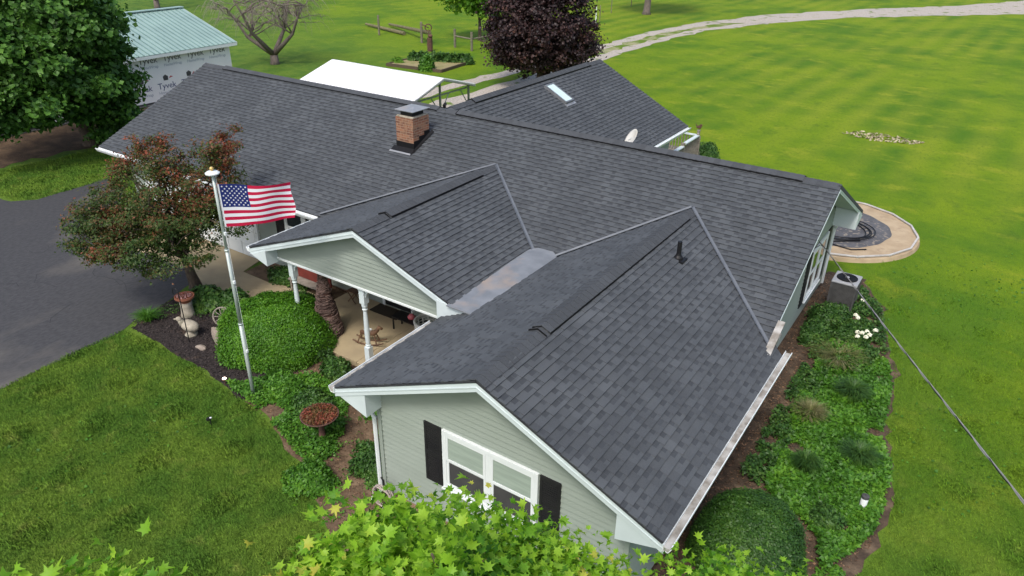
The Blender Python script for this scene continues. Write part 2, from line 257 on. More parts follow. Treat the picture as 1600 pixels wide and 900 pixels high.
# ---------------------------------------------------------------- object helpers
def tag(o, label=None, cat=None, group=None, kind=None):
    for k, v in (('label', label), ('category', cat), ('group', group), ('kind', kind)):
        if v: o[k] = v
    return o
def thing(name, label, cat, loc=(0, 0, 0), group=None, rz=0):
    o = bpy.data.objects.new(name, None); COL.objects.link(o); o.location = loc; o.rotation_euler.z = rz; o.empty_display_size = .2
    return tag(o, label, cat, group)
class MB:
    """mesh collector; ox/oy/oz = origin subtracted so parts sit relative to their thing"""
    def __init__(s, org=(0, 0, 0)): s.v = []; s.f = []; s.m = []; s.o = Vector(org)
    def poly(s, pts, mi=0):
        n = len(s.v); s.v += [tuple(Vector(p)-s.o) for p in pts]; s.f.append(tuple(range(n, n+len(pts)))); s.m.append(mi)
    def faces(s, pts, fs, mi=0):
        n = len(s.v); s.v += [tuple(Vector(p)-s.o) for p in pts]
        for f in fs: s.f.append(tuple(n+i for i in f)); s.m.append(mi)
    def hexa(s, a, mi=0):  # 8 points: bottom 4 ccw, top 4 ccw
        s.faces(a, [(3, 2, 1, 0), (4, 5, 6, 7), (0, 1, 5, 4), (1, 2, 6, 5), (2, 3, 7, 6), (3, 0, 4, 7)], mi)
    def box(s, x0, x1, y0, y1, z0, z1, mi=0):
        s.hexa([(x0, y0, z0), (x1, y0, z0), (x1, y1, z0), (x0, y1, z0), (x0, y0, z1), (x1, y0, z1), (x1, y1, z1), (x0, y1, z1)], mi)
    def prism(s, pts, d, mi=0):  # planar polygon extruded by vector d
        d = Vector(d); n = len(pts); a = [Vector(p) for p in pts]; b = [p+d for p in a]
        s.faces(a+b, [tuple(reversed(range(n))), tuple(range(n, 2*n))]+[(i, (i+1) % n, n+(i+1) % n, n+i) for i in range(n)], mi)
    def tube(s, pts, r, n=8, mi=0, cap=True, closed=False):
        pts = [Vector(p) for p in pts]; rs = r if isinstance(r, (list, tuple)) else [r]*len(pts)
        base = len(s.v); N = len(pts); ref = None
        for i, p in enumerate(pts):
            if closed: t = pts[(i+1) % N]-pts[i-1]
            else: t = pts[min(i+1, N-1)]-pts[max(i-1, 0)]
            t = t.normalized() if t.length > 1e-9 else Vector((0, 0, 1))
            if ref is None: ref = t.orthogonal().normalized()
            ref = (ref-t*ref.dot(t)); ref = ref.normalized() if ref.length > 1e-6 else t.orthogonal().normalized()
            b = t.cross(ref)
            for k in range(n):
                a = 2*math.pi*k/n; s.v.append(tuple(p+(ref*math.cos(a)+b*math.sin(a))*rs[i]-s.o))
        for i in range(N if closed else N-1):
            j = (i+1) % N
            for k in range(n):
                s.f.append((base+i*n+k, base+i*n+(k+1) % n, base+j*n+(k+1) % n, base+j*n+k)); s.m.append(mi)
        if cap and not closed:
            s.f.append(tuple(base+k for k in reversed(range(n)))); s.m.append(mi)
            s.f.append(tuple(base+(N-1)*n+k for k in range(n))); s.m.append(mi)
    def lathe(s, c, prof, n=20, mi=0):
        c = Vector(c); base = len(s.v); N = len(prof)
        for r, z in prof:
            for k in range(n):
                a = 2*math.pi*k/n; s.v.append(tuple(c+Vector((r*math.cos(a), r*math.sin(a), z))-s.o))
        for i in range(N-1):
            for k in range(n):
                s.f.append((base+i*n+k, base+i*n+(k+1) % n, base+(i+1)*n+(k+1) % n, base+(i+1)*n+k)); s.m.append(mi)
        s.f.append(tuple(base+k for k in reversed(range(n)))); s.m.append(mi)
        s.f.append(tuple(base+(N-1)*n+k for k in range(n))); s.m.append(mi)
    def blob(s, c, r, seed=0, amp=.15, nu=16, nv=10, mi=0):
        rr = random.Random(seed); ph = [rr.uniform(0, 6.28) for _ in range(6)]
        c = Vector(c); base = len(s.v)
        for i in range(nv+1):
            th = math.pi*i/nv
            for k in range(nu):
                a = 2*math.pi*k/nu
                q = 1+amp*(math.sin(2*a+ph[0])*math.sin(th)+.6*math.sin(3*a+ph[1]+2*th)*math.sin(th)+.5*math.cos(3*th+ph[2]))
                s.v.append(tuple(c+Vector((r[0]*q*math.sin(th)*math.cos(a), r[1]*q*math.sin(th)*math.sin(a), r[2]*q*math.cos(th)))-s.o))
        for i in range(nv):
            for k in range(nu):
                s.f.append((base+i*nu+k, base+(i+1)*nu+k, base+(i+1)*nu+(k+1) % nu, base+i*nu+(k+1) % nu)); s.m.append(mi)
    def build(s, name, mats, parent=None, smooth=False, bevel=0):
        me = bpy.data.meshes.new(name); me.from_pydata(s.v, [], s.f)
        if not isinstance(mats, (list, tuple)): mats = [mats]
        for m in mats: me.materials.append(m)
        me.polygons.foreach_set('material_index', s.m)
        if smooth: me.polygons.foreach_set('use_smooth', [True]*len(s.f))
        me.validate(); me.update()
        o = bpy.data.objects.new(name, me); COL.objects.link(o)
        if parent: o.parent = parent
        if bevel:
            b = o.modifiers.new('bevel', 'BEVEL'); b.width = bevel; b.segments = 2; b.limit_method = 'ANGLE'
        return o
def struct(name, mb, m): return tag(mb.build(name, m), kind='structure')
def clip(poly, ax, val, keep_ge):
    out = []; n = len(poly)
    for i in range(n):
        a, b = poly[i], poly[(i+1) % n]
        ia = (a[ax] >= val) if keep_ge else (a[ax] <= val); ib = (b[ax] >= val) if keep_ge else (b[ax] <= val)
        if ia: out.append(a)
        if ia != ib:
            t = (val-a[ax])/(b[ax]-a[ax]); out.append((a[0]+t*(b[0]-a[0]), a[1]+t*(b[1]-a[1])))
    return out
def cell(poly, u0, u1, v0, v1):
    for ax, val, ge in ((0, u0, True), (0, u1, False), (1, v0, True), (1, v1, False)):
        if len(poly) < 3: return []
        poly = clip(poly, ax, val, ge)
    return poly if len(poly) >= 3 else []
def courses(mb, O, U, V, poly, e, tabs=True, lo=.017, hi=.002, seed=1, off=0.0):
    """overlapping courses laid on a plane: real stepped shingles (tabs) or lap siding (no tabs)"""
    O, U, V = Vector(O), Vector(U).normalized(), Vector(V).normalized(); N = U.cross(V)
    rr = random.Random(seed); us = [p[0] for p in poly]; vs = [p[1] for p in poly]
    P = lambda u, v, h: O+U*u+V*v+N*h
    row = 0; v = min(vs)
    while v < max(vs)-1e-4:
        v1 = v+e; u = min(us)-rr.uniform(0, .3) if tabs else min(us)
        raised = rr.random() < .5
        while u < max(us):
            if tabs:
                wd = rr.choice((.12, .16, .19, .22)) if raised else rr.choice((.09, .12, .15)); h0 = lo+(.009 if raised else 0); mi = 0
            else: wd = rr.uniform(2.5, 3.7); h0 = lo; mi = 0
            c = cell(poly, u, u+wd, v, v1)
            if len(c) >= 3:
                f = lambda p: h0+(hi-h0)*(p[1]-v)/e
                top = [P(p[0], p[1], f(p)+off) for p in c]
                n = len(mb.v); mb.v += [tuple(q-mb.o) for q in top]; mb.f.append(tuple(range(n, n+len(top)))); mb.m.append(0)
                lowv = [i for i, p in enumerate(c) if abs(p[1]-v) < 1e-5]
                if len(lowv) >= 2:
                    a = min(lowv, key=lambda i: c[i][0]); b = max(lowv, key=lambda i: c[i][0])
                    if c[b][0]-c[a][0] > 1e-3:
                        k = len(mb.v); mb.v += [tuple(P(c[a][0], v, off-.002)-mb.o), tuple(P(c[b][0], v, off-.002)-mb.o)]
                        mb.f.append((k, k+1, n+b, n+a)); mb.m.append(0)
                        if tabs and raised:
                            for q in (a, b):   # tab side walls
                                uu = c[q][0]; vt = min(v1, max(p[1] for p in c))
                                k2 = len(mb.v); mb.v += [tuple(P(uu, v, off)-mb.o), tuple(P(uu, vt, off)-mb.o), tuple(P(uu, vt, f((uu, vt))+off)-mb.o), tuple(P(uu, v, h0+off)-mb.o)]
                                mb.f.append((k2, k2+1, k2+2, k2+3)); mb.m.append(0)
                if tabs and not raised:   # the darker printed band in the cutouts
                    d = cell(poly, u+.004, u+wd-.004, v+e*.45, v1-.004)
                    if len(d) >= 3: mb.poly([P(p[0], p[1], f(p)+off+.0008) for p in d], 1)
            u += wd; raised = (not raised) if rr.random() < .85 else raised
        v = v1; row += 1
def inst(name, tv, tf, pos, rot, scl, m, parent=None, org=(0, 0, 0)):
    """many copies of a small template in one mesh (leaves, blades). tf = list of equal-size faces"""
    tv = np.array(tv, float); tf = np.array(tf, int); k = len(tv); n = len(pos)
    scl = np.asarray(scl, float); scl = scl[:, None, None] if scl.ndim == 1 else scl[:, None, :]
    v = np.einsum('nij,nkj->nki', rot, tv[None]*scl)+(np.asarray(pos)-np.array(org))[:, None, :]
    v = v.reshape(-1, 3); f = (tf[None]+(np.arange(n)*k)[:, None, None]).reshape(-1); nf = n*len(tf); s = tf.shape[1]
    me = bpy.data.meshes.new(name); me.vertices.add(len(v)); me.vertices.foreach_set('co', v.ravel())
    me.loops.add(len(f)); me.loops.foreach_set('vertex_index', f.astype(np.int32))
    me.polygons.add(nf); me.polygons.foreach_set('loop_start', (np.arange(nf)*s).astype(np.int32)); me.polygons.foreach_set('loop_total', np.full(nf, s, np.int32))
    me.materials.append(m); me.update(calc_edges=True); me.validate()
    o = bpy.data.objects.new(name, me); COL.objects.link(o)
    if parent: o.parent = parent
    return o
def rots(n, up, spread):
    """frames whose z axis is up (n,3) blended with random directions; random spin"""
    z = np.asarray(up)+rng.normal(size=(n, 3))*spread; z /= np.linalg.norm(z, axis=1)[:, None]
    a = rng.normal(size=(n, 3)); x = a-z*(a*z).sum(1)[:, None]; x /= np.linalg.norm(x, axis=1)[:, None]; y = np.cross(z, x)
    return np.stack([x, y, z], axis=2)
# templates
LEAF = ([(0, 0, 0), (.32, .42, .10), (0, 1, .02), (-.32, .42, .10)], [(0, 1, 2), (0, 2, 3)])
CLUMP = ([(0, -.5, 0), (.5, .05, .12), (.1, .5, 0), (-.5, .1, .14), (0, 0, -.1)], [(0, 1, 4), (1, 2, 4), (2, 3, 4), (3, 0, 4)])
_m = [(0, .02), (.12, .06), (.34, -.04), (.27, .20), (.60, .42), (.30, .44), (.36, .72), (.12, .62), (0, 1.08), (-.12, .62), (-.36, .72), (-.30, .44), (-.60, .42), (-.27, .20), (-.34, -.04), (-.12, .06)]
MAPLE = ([(x, y, .38*abs(x)-.45*(y-.35)**2) for x, y in _m]+[(0, .34, 0)], [(i, (i+1) % 16, 16) for i in range(16)])
def in_poly(pts, poly):
    x, y = pts[:, 0], pts[:, 1]; c = np.zeros(len(pts), bool); n = len(poly)
    for i in range(n):
        x0, y0 = poly[i]; x1, y1 = poly[(i+1) % n]
        c ^= ((y0 > y) != (y1 > y)) & (x < (x1-x0)*(y-y0)/((y1-y0) or 1e-9)+x0)
    return c
def scatter(poly, n):
    a = np.array(poly); lo, hi = a.min(0), a.max(0); p = lo+rng.random((n, 2))*(hi-lo); return p[in_poly(p, poly)]
def smooth_edge(poly, step=.25, amp=.06, seed=3):
    rr = random.Random(seed); out = []; n = len(poly)
    for i in range(n):
        a, b = Vector(poly[i]+(0,)), Vector(poly[(i+1) % n]+(0,)); L = (b-a).length; k = max(1, int(L/step)); nn = Vector((-(b-a).y, (b-a).x, 0)).normalized()
        for j in range(k):
            p = a+(b-a)*j/k+nn*rr.gauss(0, amp); out.append((p.x, p.y))
    return out
def sheet(name, poly, z, m, step=.3, amp=.05, seed=3):
    mb = MB(); mb.poly([(x, y, z) for x, y in smooth_edge(poly, step, amp, seed)]); return struct(name, mb, m)
def crown_points(blobs, n, clump=.35, nclump=None, shell=.5, flat=1.0):
    """leaf positions: clump centres near each blob's shell, leaves gathered round them"""
    bl = np.array(blobs, float); wts = (bl[:, 3:6].prod(1))**(2/3); wts /= wts.sum(); nc = nclump or max(20, n//28)
    bi = rng.choice(len(bl), nc, p=wts); d = rng.normal(size=(nc, 3)); d /= np.linalg.norm(d, axis=1)[:, None]
    rad = shell+(1-shell)*rng.random(nc)**.6; cc = bl[bi, :3]+d*bl[bi, 3:6]*rad[:, None]
    ci = rng.integers(0, nc, n); s = clump*rng.uniform(.5, 1.25, nc)[ci]
    p = cc[ci]+rng.normal(size=(n, 3))*s[:, None]*np.array([1, 1, .6*flat])
    up = d[ci]*.8+np.array([0, 0, .9]); return p, up, cc
def limb(mb, a, b, r0, r1, sag=0, seg=6, wob=.05, seed=0, n=7):
    rr = random.Random(seed); a, b = Vector(a), Vector(b); L = (b-a).length; pts = []
    for i in range(seg+1):
        t = i/seg; p = a+(b-a)*t; p.z += sag*math.sin(math.pi*t)
        if 0 < i < seg: p += Vector([rr.gauss(0, wob*L*.5) for _ in range(3)])
        pts.append(p)
    mb.tube(pts, [r0+(r1-r0)*i/seg for i in range(seg+1)], n); return pts
def tree(name, label, cat, base, blobs, nleaf, lsize, lm, bark, tr=.2, clump=.35, tmpl=CLUMP, trunk_top=None, group=None, seed=1, spread=.7, shell=.5, nlimb=14, nclump=None, crown=True, flare=1.5):
    T = thing(name, label, cat, base, group); base = Vector(base); rr = random.Random(seed)
    tt = Vector(trunk_top) if trunk_top else Vector((blobs[0][0], blobs[0][1], blobs[0][2]))
    p, up, cc = crown_points(blobs, nleaf, clump, nclump, shell)
    k = p[:, 2] > .05; p, up = p[k], up[k]
    mb = MB(base); fk = base.lerp(tt, .35)
    mb.tube([base-Vector((0, 0, .1)), base+Vector((0, 0, .15)), base.lerp(fk, .5), fk], [tr*flare, tr*1.15, tr*.95, tr*.8], 10)
    limb(mb, fk, tt, tr*.8, tr*.3, seed=seed)
    mb.build('trunk', bark, T, smooth=True)
    lm_b = MB(base); idx = rng.permutation(len(cc))[:nlimb]
    for q, i in enumerate(idx):
        st = fk.lerp(tt, rr.uniform(0, .8)); pts = limb(lm_b, st, cc[i], tr*.45, tr*.06, sag=.2, seed=seed*31+q, n=6)
        for w_ in range(3):
            j = rng.integers(len(cc)); e = Vector(cc[j])
            s_ = pts[rr.randint(2, 4)]
            if (e-s_).length < 2.2*max(.8, tr*6): limb(lm_b, s_, e, tr*.18, tr*.03, seed=q*7+w_, n=5, seg=4)
    lm_b.build('branches', bark, T, smooth=True)
    if crown: inst('crown', *tmpl, p, rots(len(p), up, spread), lsize*rng.uniform(.45, 1.35, len(p)), lm, T, base)
    return T
def bush(name, label, cat, c, r, nleaf, lsize, lm, group=None, seed=1, amp=.08, tmpl=LEAF, spread=.6, core=True, sq=1.0, part='foliage', flat=0):
    """rounded shrub: leaves on a bumpy dome over a dark twig core"""
    T = thing(name, label, cat, (c[0], c[1], 0), group)
    rr = np.random.default_rng(seed); th = rr.uniform(0, 2*math.pi, nleaf); u = rr.uniform(0, 1, nleaf)
    z = u; h = np.sqrt(1-z**2)
    if sq > 1: h = (1-z**(2*sq))**(1/(2*sq))
    ph = rr.uniform(0, 6.28, 5)
    q = 1+amp*(np.sin(3*th+ph[0]+3*z)+.7*np.sin(5*th+ph[1]-4*z)+.6*np.sin(9*th+ph[2]+6*z))+rr.normal(0, .03, nleaf)-np.abs(rr.normal(0, .05, nleaf))
    p = np.stack([c[0]+r[0]*h*np.cos(th)*q, c[1]+r[1]*h*np.sin(th)*q, .03+r[2]*z*(q*.3+.7)], 1)
    up = np.stack([h*np.cos(th), h*np.sin(th), z+.4], 1)
    inst(part, *tmpl, p, rots(nleaf, up, spread), lsize*rr.uniform(.6, 1.3, nleaf), lm, T, (c[0], c[1], 0))
    if core:
        mb = MB((c[0], c[1], 0)); n = 24; rings = []
        for i in range(9):
            z_ = i/8*.97; h_ = math.sqrt(1-z_**2) if sq <= 1 else (1-z_**(2*sq))**(1/(2*sq))
            rings.append((h_*.88, .02+r[2]*z_*.9))
        b0 = len(mb.v)
        for hh, zz in rings:
            for k in range(n):
                a = 2*math.pi*k/n; z_ = zz/r[2]; qq = 1+amp*(math.sin(3*a+ph[0]+3*z_)+.7*math.sin(5*a+ph[1]-4*z_)+.6*math.sin(9*a+ph[2]+6*z_)); mb.v.append((r[0]*hh*qq*math.cos(a), r[1]*hh*qq*math.sin(a), zz))
        for i in range(8):
            for k in range(n): mb.f.append((b0+i*n+k, b0+i*n+(k+1) % n, b0+(i+1)*n+(k+1) % n, b0+(i+1)*n+k)); mb.m.append(0)
        mb.f.append(tuple(b0+8*n+k for k in range(n))); mb.m.append(0)
        mb.build('stems', lm, T, smooth=True)
    return T
def arc_grass(name, label, cat, c, r, h, n, wd, lm, group=None, seed=2, droop=.5):
    """clump of arching blades"""
    rr = np.random.default_rng(seed); mb_v = []; mb_f = []
    T = thing(name, label, cat, (c[0], c[1], 0), group)
    for i in range(n):
        a = rr.uniform(0, 6.283); L = h*rr.uniform(.6, 1.15); out = r*rr.uniform(.15, 1); b0 = np.array([math.cos(a), math.sin(a), 0])*rr.uniform(0, .25)*r
        t = np.array([math.cos(a), math.sin(a), 0]); s = np.array([-math.sin(a), math.cos(a), 0])*wd; k = len(mb_v)
        for j in range(5):
            q = j/4; p = b0+t*out*q**1.5+np.array([0, 0, L*(q-droop*q**2.5)]); ww = s*(1-q*.85)
            mb_v.append(tuple(p-ww)); mb_v.append(tuple(p+ww))
        for j in range(4): mb_f.append((k+2*j, k+2*j+1, k+2*j+3, k+2*j+2))
    me = bpy.data.meshes.new('blades'); me.from_pydata(mb_v, [], mb_f); me.materials.append(lm); o = bpy.data.objects.new('blades', me); COL.objects.link(o); o.parent = T
    return T
# ================================================================ SETTING
g = MB(); g.poly([(-700, -300, 0), (700, -300, 0), (700, 1200, 0), (-700, 1200, 0)]); struct('lawn', g, M['lawn'])
ASPH = [(-6.1, -13.6), (-6.44, -11.63), (-6.58, -10.15), (-6.65, -8.7), (-6.99, -7.9), (-7.0, -7.3), (-7.31, -6.47), (-7.55, -5.95), (-8.34, -5.5), (-10.4, -5.5), (-11.4, -5.7), (-12.6, -5.6), (-14.23, -4.3), (-16.5, -2.7), (-18.0, -2.5), (-17.95, -3.41), (-17.85, -5.22), (-18.4, -5.9), (-22, -6.3), (-30, -6.5), (-30, -22), (-6, -22)]
sheet('driveway', ASPH, .008, M['asphalt'], .4, .03, 4)
WALK = [(-7.15, -3.9), (-13.3, -3.95), (-13.3, -5.5), (-12.4, -5.75), (-11.2, -5.75), (-10.3, -5.62), (-8.34, -5.56), (-7.45, -5.9), (-7.0, -6.15), (-6.2, -6.2), (-5.3, -5.5), (-4.2, -5.1), (-3.35, -5.05), (-3.35, -4.5), (-5.14, -4.45), (-5.7, -4.75), (-6.93, -4.72)]
mb = MB(); mb.prism([(x, y, -.05) for x, y in WALK], (0, 0, .07)); mb.build; struct('walkway', mb, M['concrete'])
# gravel track: two wheel tracks merging, centre strip of grass near the carport
TRO = [(-19.5, 6.5), (-18.6, 11.5), (-18.2, 16.5), (-17.6, 22.08), (-17.2, 28.7), (-17.3, 36.2), (-17.0, 45.5), (-15.8, 54.4), (-12.0, 65.0), (-5.5, 76.2), (2.16, 86.0), (9.5, 100), (30, 118)]
TRI = [(-14.6, 6.0), (-14.3, 14.5), (-14.1, 21.5), (-14.1, 29), (-14.1, 37), (-13.9, 43), (-13.3, 50), (-10.0, 58.6), (-5.5, 67.1), (1.2, 74.5), (10.5, 84.5), (19, 92), (34, 98)]
def band(t0, t1, i0, i1):
    P = [(Vector(a).lerp(Vector(b), t0)) for a, b in zip(TRO[i0:i1], TRI[i0:i1])]; Q = [(Vector(a).lerp(Vector(b), t1)) for a, b in zip(TRO[i0:i1], TRI[i0:i1])]
    return [(p.x, p.y) for p in P]+[(q.x, q.y) for q in reversed(Q)]
sheet('gravel_track_left', band(0, .34, 0, 8), .009, M['gravel'], .8, .12, 5)
sheet('gravel_track_right', band(.66, 1, 0, 8), .009, M['gravel'], .8, .12, 6)
sheet('gravel_track_verge', band(.34, .66, 4, 8), .005, mat('verge', (.34, .31, .2), (.2, .24, .07), 3, .95, .02, 14, c3=(.10, .17, .01), s3=.6, t3=(.42, .55)), .8, .1, 6)
sheet('gravel_track_far', band(0, 1, 7, 13), .009, M['gravel'], 1.2, .25, 7)
# beds
MULCH = [(-6.95, -8.15), (-6.53, -8.48), (-5.38, -8.46), (-3.98, -8.52), (-2.59, -8.68), (-1.6, -8.75), (-1.4, -6.5), (-3.3, -5.2), (-4.4, -5.2), (-5.4, -5.6), (-6.2, -6.25), (-7.0, -6.2), (-7.2, -6.6), (-6.98, -7.5)]
sheet('mulch_bed', MULCH, .007, M['mulch'], .25, .05, 8)
SOIL = [(-1.7, -8.75), (-.65, -8.97), (.32, -9.29), (1.21, -9.58), (2.04, -10.03), (2.89, -10.53), (4.5, -10.6), (8.0, -10.4), (8.0, -9.0), (3.0, -9.0), (3.0, -6.0), (-1.6, -6.2)]
sheet('soil_bed', SOIL, .011, M['soil'], .25, .06, 9)
SOIL2 = [(-6.9, -4.70), (-5.72, -4.73), (-5.14, -4.43), (-3.4, -4.48), (-3.4, -3.8), (-6.9, -3.8)]
mb = MB(); mb.poly([(x, y, .012) for x, y in SOIL2]); struct('wall_bed', mb, M['soil'])
IVY = [(7.4, 5.6), (8.3, 5.61), (9.05, 4.0), (9.2, 3.0), (9.61, 1.96), (9.97, .18), (10.13, -1.96), (10.51, -3.11), (10.59, -4.29), (10.59, -5.21), (10.35, -6.2), (9.7, -8.0), (8.9, -9.3), (7.6, -10.4), (7.0, -10.3), (7.0, -5.0), (7.0, 5.0)]
sheet('side_bed', [(x+.12 if x > 8.2 else x, y) for x, y in IVY], .009, M['soil2'], .25, .06, 10)
LIT = [(-27.6, -14), (-27.6, 12), (-25.6, 12), (-22.4, 2.5), (-22.6, -.3), (-22.7, -2.6), (-23.0, -5), (-24, -14)]
sheet('leaf_litter_strip', LIT, .007, M['litter'], .4, .15, 12)

# ================================================================ HOUSE
H = thing('ranch_house', 'long single storey ranch house with dark shingle roofs and sage green siding', 'house', (0, 0, 0))
S = 2/4.491; Ze = 2.5
def roof(name, O, U, V, poly, seed, th=.035, part=None):
    """slab + real shingle courses; poly in (along eave, up slope) metres"""
    mb = MB(); O_, U_, V_ = Vector(O), Vector(U).normalized(), Vector(V).normalized(); N = U_.cross(V_)
    pts = [O_+U_*p[0]+V_*p[1] for p in poly]
    mb.prism([p-N*th for p in pts], N*(th-.004), 2)
    courses(mb, O, U, V, poly, .143, seed=seed)
    return mb.build(name, [M['shingle'], M['shingle_dark'], M['roofdeck']], part or H)
n_ = math.hypot(4.491, 2.0); SL = n_  # slope length of main roof
main = roof('main_roof', (-13.96, -4.491, Ze), (1, 0, 0), (0, 4.491, 2.0), [(0, 0), (21.96, 0), (21.96, SL), (0, SL)], 3)
mb = MB(); mb.prism([(-13.96, 0, 4.496), (8.0, 0, 4.496), (8.0, 4.71, 2.40), (-13.96, 4.71, 2.40)], (0, 0, -.09)); rb = mb.build('rear_slope', M['cap'], main)
# wing
Zw = Ze+S*2.982; wl = math.hypot(2.982, 2.982*S); k_ = wl/2.982
wing = roof('wing_roof_right', (8.282, -9.6, Ze), (0, 1, 0), (-2.982, 0, 2.982*S), [(0, 0), (5.35, 0), (8.10, wl), (0, wl)], 5)
wingl = roof('wing_roof_left', (2.318, -3.5, Ze), (0, -1, 0), (2.982, 0, 2.982*S), [(1.1, 0), (6.1, 0), (6.1, wl), (-1.99, wl)], 6)
# porch (left slope, right slope that dies into the metal pan)
sp = .379; Zp = 2.462+sp*3.556; pl = math.hypot(3.556, 3.556*sp); kp = pl/3.556
porchl = roof('porch_roof_left', (-3.546, -1.0, 2.462), (0, -1, 0), (3.556, 0, 3.556*sp), [(3.5, 0), (5.72, 0), (5.72, pl), (.53, pl)], 7)
wr = 2.56; vr = wr*kp; v0 = (3.556-wr)*kp
porchr = roof('porch_roof_right', (3.566, -6.72, 2.462), (0, 1, 0), (-3.556, 0, 3.556*sp), [(0, v0), (2.95, v0), (5.18, pl), (0, pl)], 8)
# rear wing
ZR, XRr, EYr = 4.5, -2.93, 9.65
rl_ = math.hypot(3.82, 2.0)
rear = roof('rear_wing_roof', (.89, 3.0, 2.5), (0, 1, 0), (-3.82, 0, 2.0), [(0, 0), (6.68, 0), (6.60, rl_), (-3, rl_)], 9)
mb = MB(); mb.prism([(-2.93, 0, 4.496), (-2.93, 9.6, 4.496), (-6.75, 9.65, 2.5), (-6.75, 3.5, 2.5)], (0, 0, -.09)); mb.build('rear_wing_far_slope', M['cap'], rear)
# ridge caps
def ridge(parent, a, b, sl, v0=0, v1=0, wd=.17, seed=1):
    """overlapping cap shingles along a ridge, raised on a vent strip between v0 and v1 (metres from a)"""
    mb = MB(); a, b = Vector(a), Vector(b); L = (b-a).length; t = (b-a)/L; s = Vector((-t.y, t.x, 0)); n = int(L/.145); rr = random.Random(seed)
    def cs(d, h, lift):
        c = a+t*d; return [c+s*q*wd+Vector((0, 0, h+lift-abs(q)*wd*sl*(1 if lift else 1))) for q in (-1, -.35, 0, .35, 1)]
    for i in range(n):
        d = i*.145; lift = .035 if v0 <= d <= v1 else 0.0
        A = cs(d, .030, lift); B = cs(d+.16, .022, lift); n0 = len(mb.v)
        mb.faces(A+B, [(0, 1, 6, 5), (1, 2, 7, 6), (2, 3, 8, 7), (3, 4, 9, 8)])
        A2 = [p-Vector((0, 0, .015)) for p in A]; mb.faces(A+A2, [(0, 5, 6, 1), (1, 6, 7, 2), (2, 7, 8, 3), (3, 8, 9, 4)])
        if lift:   # black vent edge under the raised caps
            for q, e in ((0, 0), (4, 1)):
                p0, p1 = A[q], B[q]; dn = Vector((0, 0, .05)); mb.poly([p0, p1, p1-dn, p0-dn], 1)
    for q in (v0, v1):
        if v1 > v0 and 0 < q < L:
            c = a+t*q; mb.faces([c+s*wd+Vector((0, 0, .028-wd*sl)), c+Vector((0, 0, .028)), c-s*wd+Vector((0, 0, .028-wd*sl)), c+s*wd+Vector((0, 0, .064-wd*sl)), c+Vector((0, 0, .064)), c-s*wd+Vector((0, 0, .064-wd*sl))], [(0, 1, 4, 3), (1, 2, 5, 4)], 1)
    return mb.build('ridge_cap', [M['cap'], M['flash']], parent)
ridge(main, (-13.96, 0, 4.50), (-2.8, 0, 4.50), S, 1.15, 10.77, seed=1)
ridge(main, (-2.8, 0, 4.503), (8.0, 0, 4.503), S, .41, 9.93, seed=4)
ridge(wing, (5.3, -9.6, Zw), (5.3, -1.5, Zw), S, 1.63, 7.4, seed=2)
ridge(porchl, (.01, -6.72, Zp), (.01, -1.55, Zp), sp, .96, 4.3, seed=3)
ridge(rear, (-2.93, .3, 4.50), (-2.93, 9.6, 4.50), .52, 1.0, 8.2, seed=5)
# valleys: folded metal strips
def valley(a, b, n1, n2, parent, wd=.05, bulge=.028):
    a, b = Vector(a), Vector(b); t = (b-a).normalized(); n1, n2 = Vector(n1).normalized(), Vector(n2).normalized()
    s1 = t.cross(n1).normalized(); s2 = t.cross(n2).normalized()
    if s1.dot(s2) > 0: s2 = -s2
    if s1.dot(n2) < 0: s1 = -s1
    if s2.dot(n1) < 0: s2 = -s2
    mb = MB(); up = (n1+n2).normalized()
    for s, n in ((s1, n1), (s2, n2)):
        h = n*bulge; g0 = up*.012
        mb.prism([a+g0, b+g0, b+s*wd+h, a+s*wd+h], n*.006)
    mb.build('valley_flashing', M['valley'], parent)
nm = (0, -S, 1); nwR = (S, 0, 1); nwL = (-S, 0, 1); npR = (sp, 0, 1); npL = (-sp, 0, 1)
valley((5.3, -1.53, Zw+.01), (8.02, -4.25, 2.62), nm, nwR, wing)
valley((5.3, -1.53, Zw+.01), (3.07, -3.74, 2.845), nm, nwL, wingl)
valley((.01, -1.58, Zp), (2.57, -3.74, 2.845), nm, npR, porchr)
valley((.01, -1.58, Zp), (-3.55, -4.45, 2.53), nm, npL, porchl)
# metal pan between porch and wing
mb = MB(); mb.prism([(2.50, -6.80, 2.84), (3.13, -6.80, 2.84), (3.16, -3.72, 2.875), (2.98, -3.58, 2.90), (2.60, -3.60, 2.90), (2.44, -3.78, 2.875)], (0, 0, .022)); mb.build('roof_pan', M['pan'], porchr)
# ---- walls
def sided(name, O, U, V, poly, seed, e=.105, thick=.12, cut=(), m='siding'):
    mb = MB(); O_, U_, V_ = Vector(O), Vector(U), Vector(V); N = U_.cross(V_)
    mb.prism([O_+U_*p[0]+V_*p[1]-N*thick for p in poly], N*(thick-.002))
    courses(mb, O, U, V, poly, e, tabs=False, lo=.026, hi=.001, seed=seed)
    return mb.build(name, M[m], H)
zf = .28
